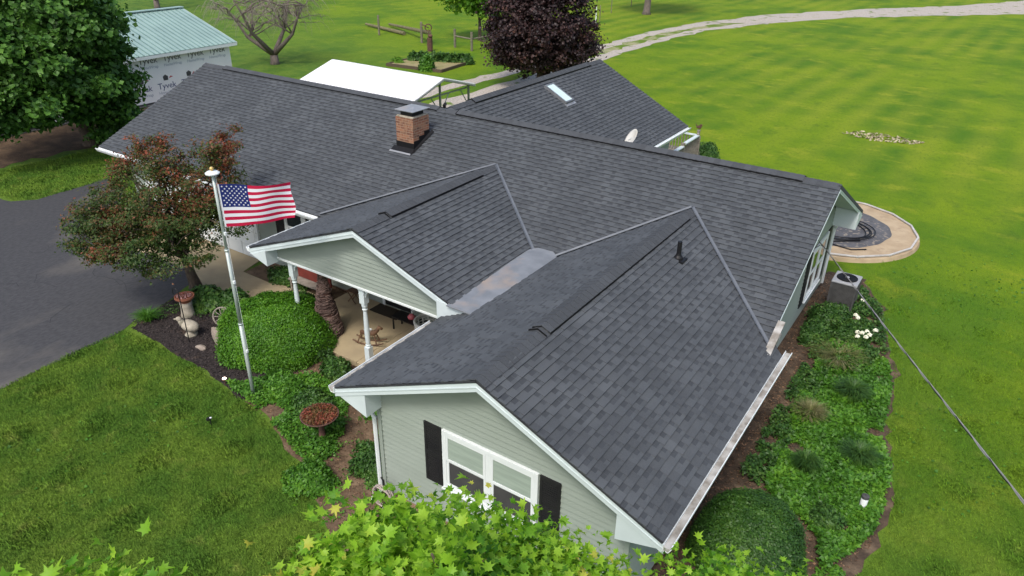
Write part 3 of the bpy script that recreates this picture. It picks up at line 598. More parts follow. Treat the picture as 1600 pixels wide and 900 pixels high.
# wing front gable wall y=-9.2
wf = sided('wing_front_wall', (2.92, -9.2, zf), (1, 0, 0), (0, 0, 1), [(0, 0), (4.76, 0), (4.76, Ze+.6*S-zf-.09), (2.38, Zw-zf-.09), (0, Ze+.6*S-zf-.09)], 21)
sided('wing_left_wall', (2.92, -3.9, .15), (0, -1, 0), (0, 0, 1), [(0, 0), (5.3, 0), (5.3, 2.42), (0, 2.42)], 22)
sided('wing_right_wall', (7.68, -9.2, zf), (0, 1, 0), (0, 0, 1), [(0, 0), (5.3, 0), (5.3, 2.2), (0, 2.2)], 23)
sided('front_wall', (-7.0, -3.9, .12), (1, 0, 0), (0, 0, 1), [(0, 0), (9.92, 0), (9.92, 2.3), (0, 2.3)], 24)
sided('garage_front_wall', (-13.36, -3.9, .12), (1, 0, 0), (0, 0, 1), [(0, 0), (.7, 0), (.7, 2.3), (0, 2.3)], 25)
gg = sided('gable_end_wall', (7.4, -3.9, .2), (0, 1, 0), (0, 0, 1), [(0, 0), (8.0, 0), (8.0, 2.3), (3.9, 4.16), (0, 2.42)], 26)
sided('garage_end_wall', (-13.36, 4.1, .1), (0, -1, 0), (0, 0, 1), [(0, 0), (8.0, 0), (8.0, 2.5), (4.1, 4.2), (0, 2.4)], 27)
sided('porch_gable', (-3.05, -6.38, 2.25), (1, 0, 0), (0, 0, 1), [(0, .0), (5.25, .0), (5.25, .51), (3.06, 1.45), (0, .30)], 28, e=.1)
sided('rear_wing_wall', (.35, 4.1, .2), (0, 1, 0), (0, 0, 1), [(0, 0), (5.2, 0), (5.2, 2.2), (0, 2.2)], 29)
mb = MB(); mb.box(-13.3, 7.3, 3.98, 4.1, .1, 2.5); mb.box(-6.2, .3, 9.15, 9.3, .1, 2.45)
mb.prism([(-6.2, 9.2, 2.45), (.3, 9.2, 2.45), (-2.93, 9.2, 4.25)], (0, -.1, 0)); mb.box(-6.3, -6.2, 4.1, 9.3, .1, 2.45); mb.build('rear_wall', M['siding'], H)
mb = MB(); mb.box(2.98, 7.62, -9.15, -4.0, .0, .279); mb.box(-6.9, 7.36, -3.85, 4.0, 0, .118); mb.box(7.28, 7.37, -3.8, 4.0, 0, .199); mb.build('foundation', M['brickf'], H)
# corner boards
mb = MB()
for x, y, z0 in ((2.90, -9.24, zf), (7.62, -9.24, zf), (7.36, 4.05, .2)): mb = MB(); mb.box(x, x+.08, y, y+.08, z0, 2.4); mb.build('corner_board', M['siding'], H)
mb = MB(); mb.box(-7.06, -6.98, -3.98, -3.9, .05, 2.4); mb.build('corner_trim', M['white'], H)
# soffits
mb = MB()
mb.box(-13.9, 7.98, -4.47, -3.85, 2.36, 2.385); mb.box(2.36, 2.95, -9.55, -4.4, 2.36, 2.385); mb.box(7.65, 8.26, -9.55, -4.2, 2.36, 2.385); mb.box(-3.5, 2.9, -6.25, -4.0, 2.26, 2.28)
mb.build('soffit', M['trim'], H)
# rake fascias: boards under the roof edge
def rake(a, b, d, parent=H, h=.17, t=.03, name='rake_fascia', m='trim', drop=.03):
    a, b, d = Vector(a), Vector(b), Vector(d); mb = MB(); z1 = Vector((0, 0, -drop)); z0 = Vector((0, 0, -h-drop))
    mb.prism([a+z0-d*.04, b+z0-d*.04, b+z1-d*.04, a+z1-d*.04], d*t); return mb.build(name, M[m], parent)
# wing rake (front at y=-9.62), soffit under it
for sx in (-1, 1):
    a = (5.3+sx*3.0, -9.60, Ze-.005); b = (5.3, -9.60, Zw+.0)
    rake(a, b, (0, -1, 0))
    mb = MB(); mb.prism([(5.3+sx*3.0, -9.6, Ze-.13), (5.3, -9.6, Zw-.13), (5.3, -9.2, Zw-.13), (5.3+sx*3.0, -9.2, Ze-.13)], (0, 0, .02)); mb.build('rake_soffit', M['trim'], H)
    # boxed eave return
    mb = MB(); x0 = 5.3+sx*2.98; x1 = 5.3+sx*2.30
    mb.prism([(x0, -9.575, Ze-.15), (x1, -9.575, Ze-.36), (x1, -9.575, Ze+.68*S-.15)], (0, .38, 0)); mb.build('eave_return', M['trim'], H)
# porch rakes
rake((-3.56, -6.72, 2.462), (.01, -6.72, Zp), (0, -1, 0), h=.16); rake((2.62, -6.72, Zp-sp*2.61), (.01, -6.72, Zp), (0, -1, 0), h=.16)
mb = MB(); mb.prism([(-3.5, -6.73, 2.30), (-2.95, -6.73, 2.12), (-2.95, -6.73, 2.53)], (0, .42, 0)); mb.build('eave_return', M['trim'], H)
mb = MB(); mb.prism([(2.20, -6.73, 2.40), (2.98, -6.70, 2.66), (3.10, -6.70, 2.80), (2.62, -6.73, 2.82), (2.20, -6.73, 2.86)], (0, .40, 0)); mb.build('eave_return', M['trim'], H)
mb = MB()
for a, b in (((-3.5, 2.36), (.01, Zp-.12)), ((2.5, 2.78), (.01, Zp-.12))): mb.prism([(a[0], -6.72, a[1]), (b[0], -6.72, b[1]), (b[0], -6.37, b[1]), (a[0], -6.37, a[1])], (0, 0, .02))
mb.build('rake_soffit', M['trim'], H)
# main rakes right and left, rear return
for y, z in ((-4.49, 2.5), (4.71, 2.40)): rake((8.0, y, z), (8.0, 0, 4.5), (1, 0, 0), h=.15)
rake((-13.96, -4.49, 2.5), (-13.96, 0, 4.5), (-1, 0, 0), h=.15)
mb = MB()
for y, z in ((-4.4, 2.40), (4.65, 2.30)): mb.prism([(7.4, y, z), (8.0, y, z), (8.0, 0, 4.37), (7.4, 0, 4.37)], (0, 0, .02))
mb.build('rake_soffit', M['trim'], H)
mb = MB(); mb.prism([(8.01, 4.70, 2.26), (8.01, 3.95, 2.08), (8.01, 3.95, 2.60)], (-.6, 0, 0)); mb.build('eave_return', M['trim'], H)
rake((.89, 9.67, 2.5), (-2.93, 9.62, 4.5), (0, 1, 0), h=.15)
mb = MB(); mb.box(8.02, 8.09, -4.52, -3.62, 2.52, 2.60); mb.prism([(8.0, -4.5, 2.55), (8.13, -4.5, 2.55), (8.13, -3.75, 2.9), (8.0, -3.75, 2.9)], (0, 0, .03)); mb.build('exposed_board', M['gutterin'], H)
# gutters: open K-profile troughs with debris
def gutter(a, b, out, name='gutter', inner='white'):
    a, b, o = Vector(a), Vector(b), Vector(out).normalized(); mb = MB(); t = (b-a)
    pr = [(0, 0), (0, -.11), (.085, -.11), (.125, -.03), (.125, 0), (.112, 0), (.112, -.028), (.078, -.098), (.012, -.098), (.012, 0)]
    mb.prism([a+o*x+Vector((0, 0, z)) for x, z in pr], t)
    mb.prism([a+o*.013+Vector((0, 0, -.03)), a+o*.110+Vector((0, 0, -.03)), a+o*.08+Vector((0, 0, -.09)), a+o*.013+Vector((0, 0, -.09))], t*.999, 1)
    return mb.build(name, [M['white'], M[inner]], H)
gutter((8.285, -9.62, 2.49), (8.285, -4.0, 2.49), (1, 0, 0), inner='gutterin')
gutter((2.315, -6.95, 2.49), (2.315, -9.62, 2.49), (-1, 0, 0), inner='gutterin')
gutter((-13.96, -4.495, 2.48), (-3.6, -4.495, 2.48), (0, -1, 0))
gutter((.895, 4.6, 2.48), (.895, 9.66, 2.48), (1, 0, 0))
gutter((-3.55, -4.7, 2.44), (-3.55, -6.72, 2.44), (-1, 0, 0))
def downspout(pts):
    mb = MB(); mb.tube(pts, .04, 6); return mb.build('downspout', M['white'], H)
downspout([(2.26, -9.5, 2.38), (2.30, -9.45, 2.26), (2.78, -9.27, 1.98), (2.85, -9.26, 1.88), (2.85, -9.26, .25), (2.78, -9.45, .1)])
downspout([(-3.6, -6.6, 2.36), (-3.66, -6.0, 1.9), (-6.85, -4.05, 2.0), (-6.9, -4.0, .2)]) if 0 else None
downspout([(7.62, 4.6, 2.2), (7.46, 4.2, 1.9), (7.46, 4.2, .2)])
# ---- windows
def window(org, U, w, h, dpt=.05, double=2, parent=H, blind=.55, mull=True):
    """double hung units set in a casing on a wall; U along the wall, outward = U x Z"""
    O, U = Vector(org), Vector(U).normalized(); Z = Vector((0, 0, 1)); N = U.cross(Z)
    def bx(mb, u0, u1, z0, z1, n0, n1, mi=0):
        mb.hexa([O+U*u+N*n+Z*z for z in (z0, z1) for u, n in ((u0, n0), (u1, n0), (u1, n1), (u0, n1))][0:8], mi)
    W = MB(); c = .075
    for u0, u1, z0, z1 in ((-c, 0, -c, h+c), (w, w+c, -c, h+c), (0, w, -c, 0), (0, w, h, h+c)): bx(W, u0, u1, z0, z1, .0, dpt)
    if double == 2: bx(W, w/2-.05, w/2+.05, 0, h, 0, dpt-.006)
    win = W.build('window', M['white'], parent, bevel=.006)
    s = MB(); bx(s, -c-.02, w+c+.02, -c-.025, -c-.002, 0, dpt+.03); s.build('sill', M['white'], win)
    units = [(0, w/2-.05), (w/2+.05, w)] if double == 2 else [(0, w)]
    for u0, u1 in units:
        f = MB(); hh = h/2; t = .045
        for z0, z1, n in ((hh, h, .024), (0, hh+.02, .010)):
            for a, b, c_, d in ((u0, u0+t, z0, z1), (u1-t, u1, z0, z1), (u0+t, u1-t, z0, z0+t), (u0+t, u1-t, z1-t, z1)): bx(f, a, b, c_, d, n, n+.022)
        f.build('sash', M['white'], win)
        p = MB(); bx(p, u0+t, u1-t, hh+t, h-t, .026, .030); bx(p, u0+t, u1-t, t, hh-t+.02, .012, .016)
        b_ = MB(); bx(b_, u0+t, u1-t, h*(1-blind)+.05, h-t, .031, .033); 
        p.build('pane', M['glass'], win); b_.build('blind', M['blind'], win)
        if mull:
            q = MB(); bx(q, u0+t, u1-t, t, hh-t+.02, .017, .019); q.build('insect_screen', M['screen'], win)
    return win
def shutter(org, U, w, h):
    O, U = Vector(org), Vector(U).normalized(); Z = Vector((0, 0, 1)); N = U.cross(Z); mb = MB()
    def bx(u0, u1, z0, z1, n0, n1): mb.hexa([O+U*u+N*n+Z*z for z in (z0, z1) for u, n in ((u0, n0), (u1, n0), (u1, n1), (u0, n1))])
    bx(0, w, 0, h, 0, .02)
    for u0, u1, z0, z1 in ((0, .045, 0, h), (w-.045, w, 0, h), (.045, w-.045, 0, .07), (.045, w-.045, h-.07, h), (.045, w-.045, h*.5-.035, h*.5+.035)): bx(u0, u1, z0, z1, .02, .032)
    z = .08
    while z < h-.1:
        if abs(z-h*.5) > .06: bx(.045, w-.045, z, z+.028, .02, .027)
        z += .042
    return mb.build('shutter', M['shutter'], H)
window((4.42, -9.2-.015, 1.17), (1, 0, 0), 1.68, 1.06, blind=.5)
shutter((3.96, -9.215, 1.08), (1, 0, 0), .355, 1.22); shutter((6.20, -9.215, 1.08), (1, 0, 0), .355, 1.22)
window((7.415, 1.95, .68), (0, 1, 0), 1.5, 1.3, blind=.06, mull=False)
shutter((7.415, 1.48, .58), (0, 1, 0), .36, 1.48); shutter((7.415, 3.56, .58), (0, 1, 0), .36, 1.48)
window((-5.62, -3.915, .95), (1, 0, 0), 1.5, 1.15, blind=.1); shutter((-6.10, -3.915, .85), (1, 0, 0), .36, 1.3)
# garage door: panels
gd = MB(); gd.box(-12.66, -7.14, -3.93, -3.88, .03, 2.2)
for i in range(4):
    for j in range(8): gd.box(-12.6+j*.685, -12.0+j*.685, -3.95, -3.93, .10+i*.53, .50+i*.53)
gd.build('garage_door', M['white'], H, bevel=.006)
mb = MB(); mb.box(-12.72, -7.08, -3.96, -3.86, 2.201, 2.36); mb.build('garage_header', M['white'], H)
# front door (dark) with white frame and sidelight
dr = MB(); dr.box(-1.95, -1.02, -3.95, -3.90, .18, 2.18); DR = dr.build('front_door', M['dark'], H)
mb = MB()
for a in ((-2.03, -1.95, -3.97, -3.89, .15, 2.26), (-1.02, -.94, -3.97, -3.89, .15, 2.26), (-1.95, -1.02, -3.97, -3.89, 2.181, 2.26)): mb.box(*a)
mb.build('door_frame', M['white'], DR)
window((-.35, -3.915, .55), (1, 0, 0), 2.0, 1.5, blind=.05)
mb = MB(); mb.box(-2.62, -2.2, -3.94, -3.915, .35, 2.1); mb.build('shutter', M['shutter'], H)
# porch beam, posts, slab
mb = MB(); mb.box(-3.05, 2.9, -6.42, -6.18, 2.19, 2.249); mb.build('porch_beam', M['white'], H, bevel=.01)
def turned(x, y):
    mb = MB(); mb.box(x-.075, x+.075, y-.075, y+.075, 1.78, 2.2); mb.box(x-.07, x+.07, y-.07, y+.07, .15, .62)
    mb.lathe((x, y, 0), [(.070, .62), (.052, .645), (.068, .67), (.050, .70), (.056, .74), (.062, 1.0), (.055, 1.35), (.044, 1.58), (.066, 1.62), (.046, 1.65), (.070, 1.70), (.072, 1.78)], 16)
    o = mb.build('porch_post', M['trim'], H); o.data.polygons.foreach_set('use_smooth', [len(p.vertices) == 4 and abs(p.normal.z) < .95 for p in o.data.polygons]) if 0 else None
    for d in (-1, 1): mb = MB(); mb.prism([(x+d*.076, y-.02, 2.19), (x+d*.27, y-.02, 2.19), (x+d*.19, y-.02, 2.12), (x+d*.10, y-.02, 2.02), (x+d*.076, y-.02, 1.92)], (0, .03, 0)); mb.build('bracket', M['trim'], o)
    return o
turned(-2.62, -6.27); turned(-.30, -6.27); turned(2.75, -6.27)
mb = MB(); mb.box(-3.3, -.62, -6.40, -3.95, -.05, .148); mb.box(-.61, 2.88, -6.40, -3.95, -.05, .148); mb.build('porch_slab', M['concrete'], H, bevel=.01)
# chimney
CX0, CX1, CY0, CY1 = -3.24, -2.63, -1.72, -1.05
ch = MB(); ch.box(CX0, CX1, CY0, CY1, 3.4, 4.60)
CH = ch.build('chimney', M['brick'], H)
mb = MB(); mb.box(CX0+.015, CX1-.015, CY0+.015, CY1-.015, 4.602, 4.64); mb.build('crown', M['stone'], CH, bevel=.01)
mb = MB(); mb.box(CX0+.10, CX1-.10, CY0+.10, CY1-.10, 4.642, 4.78); mb.build('flue_screen', M['black'], CH)
mb = MB(); mb.box(CX0+.01, CX1+.03, CY0-.02, CY1+.02, 4.782, 4.80); mb.prism([(CX0+.01, CY0-.02, 4.80), (CX1+.03, CY0-.02, 4.80), (CX1-.15, CY0+.2, 4.84), (CX0+.15, CY0+.2, 4.84)], (0, .02, 0)) if 0 else None
mb.faces([(CX0-.01, CY0-.03, 4.801), (CX1+.04, CY0-.03, 4.801), (CX1+.04, CY1+.03, 4.801), (CX0-.01, CY1+.03, 4.801), ((CX0+CX1)/2-.1, (CY0+CY1)/2, 4.86), ((CX0+CX1)/2+.1, (CY0+CY1)/2, 4.86)], [(0, 1, 5, 4), (1, 2, 5), (2, 3, 4, 5), (3, 0, 4), (0, 3, 2, 1)]); mb.build('cap', M['galv'], CH)
fl = MB(); zr = lambda y: 4.5+y*S
fl.box(CX0-.012, CX1+.012, CY0-.014, CY0-.002, zr(CY0)-.05, zr(CY0)+.20)
for i in range(3):   # stepped side flashing
    y0 = CY0+i*(CY1-CY0)/3; y1 = y0+(CY1-CY0)/3+.001; fl.box(CX1+.002, CX1+.014, y0, y1, zr(y0)-.08, zr(y1)+.16+.0*i)
fl.prism([(CX1+.014, CY0-.16, zr(CY0-.16)+.03), (CX1+.08, CY0-.10, zr(CY0-.1)+.03), (CX1+.09, CY1+.1, zr(CY1+.1)+.03), (CX1+.014, CY1+.1, zr(CY1+.1)+.08)], (0, 0, .01))
fl.prism([(CX0-.1, CY0-.02, zr(CY0)+.05), (CX0-.1, CY0-.16, zr(CY0-.16)+.026), (CX1+.05, CY0-.16, zr(CY0-.16)+.026), (CX1+.03, CY0-.02, zr(CY0)+.05)], (0, 0, .008))
fl.build('flashing', M['flash'], CH)
mb = MB(); mb.prism([(CX0-.12, CY0-.17, zr(CY0-.17)+.036), (CX0-.12, CY0-.21, zr(CY0-.21)+.026), (CX1+.02, CY0-.21, zr(CY0-.21)+.026), (CX1+.02, CY0-.17, zr(CY0-.17)+.036)], (0, 0, .005)); mb.build('flashing_apron', M['galv'], CH)
# vent pipe on wing, small pipe behind the ridge
zv = Zw-S*(5.87-5.3)
vp = MB(); vp.tube([(5.87, -3.62, zv-.05), (5.87, -3.62, zv+.36)], .045, 12); VP = vp.build('vent_pipe', M['rubber'], H, smooth=False)
mb = MB(); mb.lathe((5.87, -3.62, zv), [(.095, .0), (.09, .03), (.055, .07), (.045, .11)], 16); mb.box(5.77, 6.02, -3.75, -3.49, zv-.06, zv-.005) ; mb.build('boot', M['rubber'], VP)
mb = MB(); mb.tube([(-3.2, .35, 4.2), (-3.2, .35, 4.5), (-3.12, .3, 4.56)], .05, 10); mb.build('vent_pipe', M['rubber'], H)
# skylight on rear wing
def rs(x, y, h=0): t = (.89-x)/3.82; nn = Vector((2.0, 0, 3.82)).normalized(); return Vector((x, y, 2.5+2.0*t))+nn*h
sk = MB(); X0, X1, Y0, Y1 = -1.9, -.95, 5.95, 6.4
SKx0, SKx1, SKy0, SKy1 = -2.56, -1.70, 4.88, 5.40
def skb(mb, x0, x1, y0, y1, h0, h1, mi=0): mb.hexa([rs(x0, y0, h0), rs(x1, y0, h0), rs(x1, y1, h0), rs(x0, y1, h0), rs(x0, y0, h1), rs(x1, y0, h1), rs(x1, y1, h1), rs(x0, y1, h1)], mi)
for a in ((SKx0, SKx1, SKy0, SKy0+.045), (SKx0, SKx1, SKy1-.045, SKy1), (SKx0, SKx0+.045, SKy0+.045, SKy1-.045), (SKx1-.045, SKx1, SKy0+.045, SKy1-.045)): skb(sk, *a, .005, .10)
SK = sk.build('skylight', M['steel'], H)
mb = MB(); skb(mb, SKx0+.045, SKx1-.045, SKy0+.045, SKy1-.045, .06, .085); mb.build('pane', mat('skylight_acrylic', (.62, .76, .74), (.56, .70, .69), 3, .25, spec=.5), SK)
mb = MB(); skb(mb, SKx1+.01, SKx1+.10, SKy0-.06, SKy1+.06, .016, .024); mb.build('flashing_apron', M['galv'], SK)
# meter and conduits on gable end
mb = MB(); mb.box(7.42, 7.56, -1.55, -1.3, .95, 1.5); MT = mb.build('electric_meter', M['meter'], H, bevel=.01)
mb = MB(); mb.tube([(7.5, -1.42, 1.5), (7.5, -1.42, 3.1), (7.62, -1.2, 3.3)], .03, 8); mb.tube([(7.5, -1.35, .95), (7.5, -1.35, .1)], .03, 8); mb.tube([(7.46, -.75, .3), (7.46, -.75, 1.6)], .02, 6); mb.build('conduit', M['meter'], MT)
mb = MB(); mb.box(7.42, 7.52, -.95, -.7, .9, 1.2); mb.build('junction_box', M['meter'], H)

# ================================================================ NEAR THE HOUSE
# flag pole
FP = thing('flag_pole', 'tall pale metal flag pole with white disc and gold ball top beside the hedge', 'flag pole', (-1.6, -8.58, 0))
o3 = Vector((-1.6, -8.58, 0))
mb = MB(o3); mb.tube([(-1.6, -8.58, -.1), (-1.6, -8.58, 1.9)], .042, 14); mb.tube([(-1.6, -8.58, 1.88), (-1.6, -8.58, 3.6)], .036, 14); mb.tube([(-1.6, -8.58, 3.58), (-1.6, -8.58, 5.17)], .029, 14)
for z in (1.9, 3.6): mb.tube([(-1.6, -8.58, z-.02), (-1.6, -8.58, z+.02)], .047, 14)
mb.build('pole', M['polemetal'], FP, smooth=True)
mb = MB(o3); mb.lathe((-1.6, -8.58, 5.17), [(.03, 0), (.13, .015), (.135, .035), (.10, .06), (.03, .075)], 20); mb.build('cap_disc', M['white'], FP)
mb = MB(o3); mb.blob((-1.6, -8.58, 5.285), (.042, .042, .042), 0, 0, 12, 8); mb.build('ball', M['gold'], FP, smooth=True)
mb = MB(o3)
for z in (3.97, 2.9, 1.25): mb.box(-1.57, -1.52, -8.6, -8.56, z-.03, z+.03)
mb.tube([(-1.545, -8.56, 5.15), (-1.54, -8.56, 1.2)], .004, 5); mb.build('halyard', M['white'], FP)
def flag():
    dirv = Vector((math.cos(.78), math.sin(.78), 0)); nn = Vector((-dirv.y, dirv.x, 0)); W, Hh = 1.34, .86; nu, nv = 60, 26
    def pt(u, v, off=0):
        w = .055*math.sin(u*7.5+v*1.8)*(.25+u)+.03*math.sin(u*13-v*3)*u; dz = -.03*math.sin(u*2.6)+u*(-.03+.16*v)+.018*math.sin(u*9+v*4)*u
        uu = u*W-.025*math.sin(v*7)*u
        curl = max(0, u-.86)*max(0, .35-v)*1.6
        return Vector((-1.505, -8.58, 4.98))+dirv*(uu-curl*.3)+nn*(w+off+curl*.7)+Vector((0, 0, -v*Hh+dz-curl*.2+(.02*(1-v)*(1-u))))
    mb = MB((-1.505, -8.58, 4.12)); base = len(mb.v)
    for j in range(nv+1):
        for i in range(nu+1): mb.v.append(tuple(pt(i/nu, j/nv)-mb.o))
    for j in range(nv):
        for i in range(nu):
            st = j//2; c = 0 if st % 2 == 0 else 1
            if st < 7 and 1 <= i < nu*.40: c = 2
            if i < 1: c = 1
            a = base+j*(nu+1)+i; mb.f.append((a, a+1, a+nu+2, a+nu+1)); mb.m.append(c)
    for r in range(9):
        for q in range(6 if r % 2 == 0 else 5):
            cu = .02+.38*((q*2+1+(r % 2))/12); cv = (r+1)/10*(7/13)
            for side in (-1, 1):
                P = []
                for k in range(10):
                    a = math.pi/2+k*math.pi/5; rad = (.0215 if k % 2 == 0 else .0095)
                    P.append(pt(cu+rad*math.cos(a)/W, cv-rad*math.sin(a)/Hh, side*.004))
                ctr = pt(cu, cv, side*.005); mb.faces(P+[ctr], [(k, (k+1) % 10, 10) for k in range(10)], 1)
    o = mb.build('flag', [M['red'], M['fwhite'], M['blue']], None, smooth=True); o.location = mb.o
    return tag(o, 'American flag with red and white stripes flying from the metal pole', 'flag')
flag()
# AC unit
AC = thing('air_conditioner', 'grey square outdoor air conditioner with round black fan grille beside the gable wall', 'air conditioner', (8.18, 3.38, 0))
def acparts():
    c = Vector((8.18, 3.38, 0)); mb = MB(c); x0, x1, y0, y1 = 7.85, 8.51, 3.03, 3.75
    mb.box(x0+.03, x1-.03, y0+.03, y1-.03, .02, .84)
    for i in range(26):
        t = i/25; 
        for yy in (y0+.02, y1-.03): mb.box(x0+.04+t*(x1-x0-.09), x0+.052+t*(x1-x0-.09), yy, yy+.01, .06, .82)
        for xx in (x0+.02, x1-.03): mb.box(xx, xx+.01, y0+.04+t*(y1-y0-.09), y0+.052+t*(y1-y0-.09), .06, .82)
    mb.build('coil_cabinet', M['acside'], AC)
    mb = MB(c); mb.box(x0, x1, y0, y1, .84, .90); mb.build('top_cover', M['actop'], AC, bevel=.02)
    mb = MB(c); mb.box(x0, x1, y0, y1, .0, .05); mb.build('base_pan', M['acside'], AC)
    for xx, yy in ((x0, y0), (x1-.04, y0), (x0, y1-.04), (x1-.04, y1-.04)): mb = MB(c); mb.box(xx, xx+.04, yy, yy+.04, .05, .839); mb.build('corner_post', M['acside'], AC)
    mb = MB(c); cx, cy = 8.18, 3.39; mb.lathe((cx, cy, 0), [(.27, .902), (.27, .915), (.26, .92), (.0, .905)], 32); mb.build('fan_opening', M['black'], AC)
    mb = MB(c)
    for r in (.06, .10, .14, .18, .22, .26): mb.tube([(cx+r*math.cos(a*.2618), cy+r*math.sin(a*.2618), .925) for a in range(24)], .004, 5, closed=True)
    for k in range(16): mb.tube([(cx+.05*math.cos(k*.3927), cy+.05*math.sin(k*.3927), .927), (cx+.27*math.cos(k*.3927), cy+.27*math.sin(k*.3927), .922)], .003, 4)
    mb.build('fan_grille', M['black'], AC)
    mb = MB(c); mb.lathe((cx, cy, 0), [(.055, .915), (.055, .935), (.03, .94)], 16); mb.build('fan_hub', M['actop'], AC)
acparts()
# service cable: sagging twisted wire from the gable end to a pole off to the right
def cable():
    T = thing('service_cable', 'grey power cable running from the gable end down across the right lawn', 'cable', (7.9, .25, 2.85)); c = (7.9, .25, 2.85)
    a = Vector((7.95, .25, 2.87)); b = a+(Vector((11.65, -8.6, 4.45))-a)*2.2
    pts = [];n = 60
    for i in range(n+1):
        t = i/n; p = a.lerp(b, t); p.z -= .12*4*t*(1-t); pts.append(p)
    mb = MB(c); mb.tube(pts, .008, 6); mb.build('messenger_wire', M['cable'], T)
    for k in range(2):
        mb = MB(c); q = []
        for i, p in enumerate(pts):
            for s in range(4):
                t = (i*4+s); nx = pts[min(i+1, n)]; pp = p.lerp(nx, s/4); ang = t*.55+k*math.pi
                q.append(pp+Vector((math.cos(ang)*.010, math.cos(ang)*.006, math.sin(ang)*.010-.008)))
        mb.tube(q, .006, 5); mb.build('insulated_wire', M['black'] if k else M['cable'], T)
    mb = MB(c); 
    for k in range(3):
        mb.tube([a+Vector((0, 0, 0)), a+Vector((-.12-.04*k, -.12, .13+.05*k)), a+Vector((-.28, -.35-.1*k, .02-.1*k)), a+Vector((-.4, -.9, -.1-.1*k))], .007, 6)
    mb.build('drip_loop', M['black'], T)
cable()
# satellite dish on rear wing
T = thing('satellite_dish', 'small pale oval satellite dish standing on the rear roof behind the ridge', 'satellite dish', (.55, 5.25, 2.66))
c = Vector((.55, 5.25, 2.66)); mb = MB(c); d0 = c+Vector((.10, .0, .36)); ax = Vector((-.50, -.66, .55)).normalized(); s1 = Vector((0, 0, 1)).cross(ax).normalized(); s2 = ax.cross(s1)
rings = []; 
for i in range(7):
    r = i/6
    for k in range(28):
        a = 2*math.pi*k/28; rings.append(d0+s1*(.25*r*math.cos(a))+s2*(.33*r*math.sin(a))+ax*(.05*r*r))
mb.faces(rings, [(i*28+k, i*28+(k+1) % 28, (i+1)*28+(k+1) % 28, (i+1)*28+k) for i in range(6) for k in range(28)]); 
DSH = mb.build('reflector', M['dish'], T, smooth=True); sm = DSH.modifiers.new('t', 'SOLIDIFY'); sm.thickness = .012
mb = MB(c); mb.tube([c, c+Vector((0, 0, .3)), d0-ax*.01], .02, 8); mb.build('mast', M['steel'], T)
mb = MB(c); e = d0+ax*.30-s2*.28; mb.tube([d0-s2*.28, e], .012, 6); mb.blob(e, (.035, .035, .035), 0, 0, 8, 6); mb.build('feed_arm', M['white'], T)
# deck behind the rear wing
DK = thing('deck', 'weathered grey wooden deck with white capped railing behind the rear wing', 'deck', (-.5, 10.5, 0))
c = (-.5, 10.5, 0); X = .20
mb = MB(c)
for i in range(26): mb.box(-6.0, X-.06, 6.6+i*.23 if 0 else 9.35+i*.155, 9.49+i*.155, .50, .535)
mb.build('deck_boards', M['wood'], DK)
CY = 12.9
for x, y, h in ((X, CY, 1.5), (X, 11.3, 1.32), (X, 9.4, 1.32), (-1.1, CY, 1.32), (-2.9, CY, 1.32)):
    mb = MB(c); mb.box(x-.05, x+.05, y-.05, y+.05, 0, h); mb.box(x-.065, x+.065, y-.065, y+.065, h+.001, h+.03); mb.build('railing_post', M['wood'], DK)
mb = MB(c); mb.box(X-.08, X+.08, 11.36, CY-.06, 1.28, 1.32); mb.box(X-.08, X+.08, 9.45, 11.24, 1.2, 1.24); mb.box(-2.85, X-.06, CY-.07, CY+.07, 1.28, 1.32); mb.build('handrail', M['trim'], DK)
mb = MB(c)
for i in range(int((CY-9.45)/.13)): mb.box(X-.02, X+.02, 9.5+i*.13, 9.54+i*.13, .45, 1.199)
for i in range(25): mb.box(-2.85+i*.13, -2.81+i*.13, CY-.02, CY+.02, .45, 1.279)
mb.build('balusters', M['wood'], DK)
mb = MB(c)
for i in range(10): mb.prism([(X+.03, 9.4+i*.39, .02), (X+.03, 9.44+i*.39, .02), (X+.03, 9.8+i*.39, .5), (X+.03, 9.76+i*.39, .5)], (.012, 0, 0)); mb.prism([(X+.045, 9.8+i*.39, .02), (X+.045, 9.84+i*.39, .02), (X+.045, 9.44+i*.39, .5), (X+.045, 9.4+i*.39, .5)], (.012, 0, 0))
mb.build('lattice', M['wood'], DK)
mb = MB(); mb.blob((X, CY, 1.65), (.09, .05, .07), 2, .3); mb.blob((X+.07, CY, 1.73), (.04, .03, .05), 3, .2); mb.prism([(X-.06, CY, 1.65), (X-.18, CY, 1.78), (X-.12, CY, 1.63)], (0, .02, 0)); mb.tube([(X, CY, 1.53), (X, CY, 1.62)], .012, 6)
tag(mb.build('bird_ornament', M['rust']), 'small rusty bird ornament on the tall corner post of the deck railing', 'ornament')

# ---- porch furniture
T = thing('grapevine_cone', 'tall brown cone of woven grapevine standing at the edge of the porch', 'garden ornament', (-2.12, -5.85, .15)); c = (-2.12, -5.85, .15)
mb = MB(c); rr = random.Random(4)
for k in range(150):
    z = rr.uniform(0, 1) ** 1.1*1.75; r = .36*(1-z/1.95)+.02; a0 = rr.uniform(0, 6.28); tl = rr.uniform(-.12, .12)
    pts = [(c[0]+(r+rr.gauss(0, .012))*math.cos(a0+q*.5), c[1]+(r+rr.gauss(0, .012))*math.sin(a0+q*.5), .15+z+.03+tl*math.sin(q*.5)+rr.gauss(0, .006)) for q in range(rr.randint(8, 13))]
    mb.tube(pts, rr.uniform(.008, .016), 5)
mb.build('woven_vines', M['vine'], T)
mb = MB(c); mb.lathe(c, [(.33, 0), (.34, .1), (.02, 1.78)], 16); mb.build('core', M['rust'], T)
T = thing('red_bench', 'red painted wooden bench board against the porch side siding', 'bench', (-4.35, -4.15, 0)); c = (-4.35, -4.15, 0)
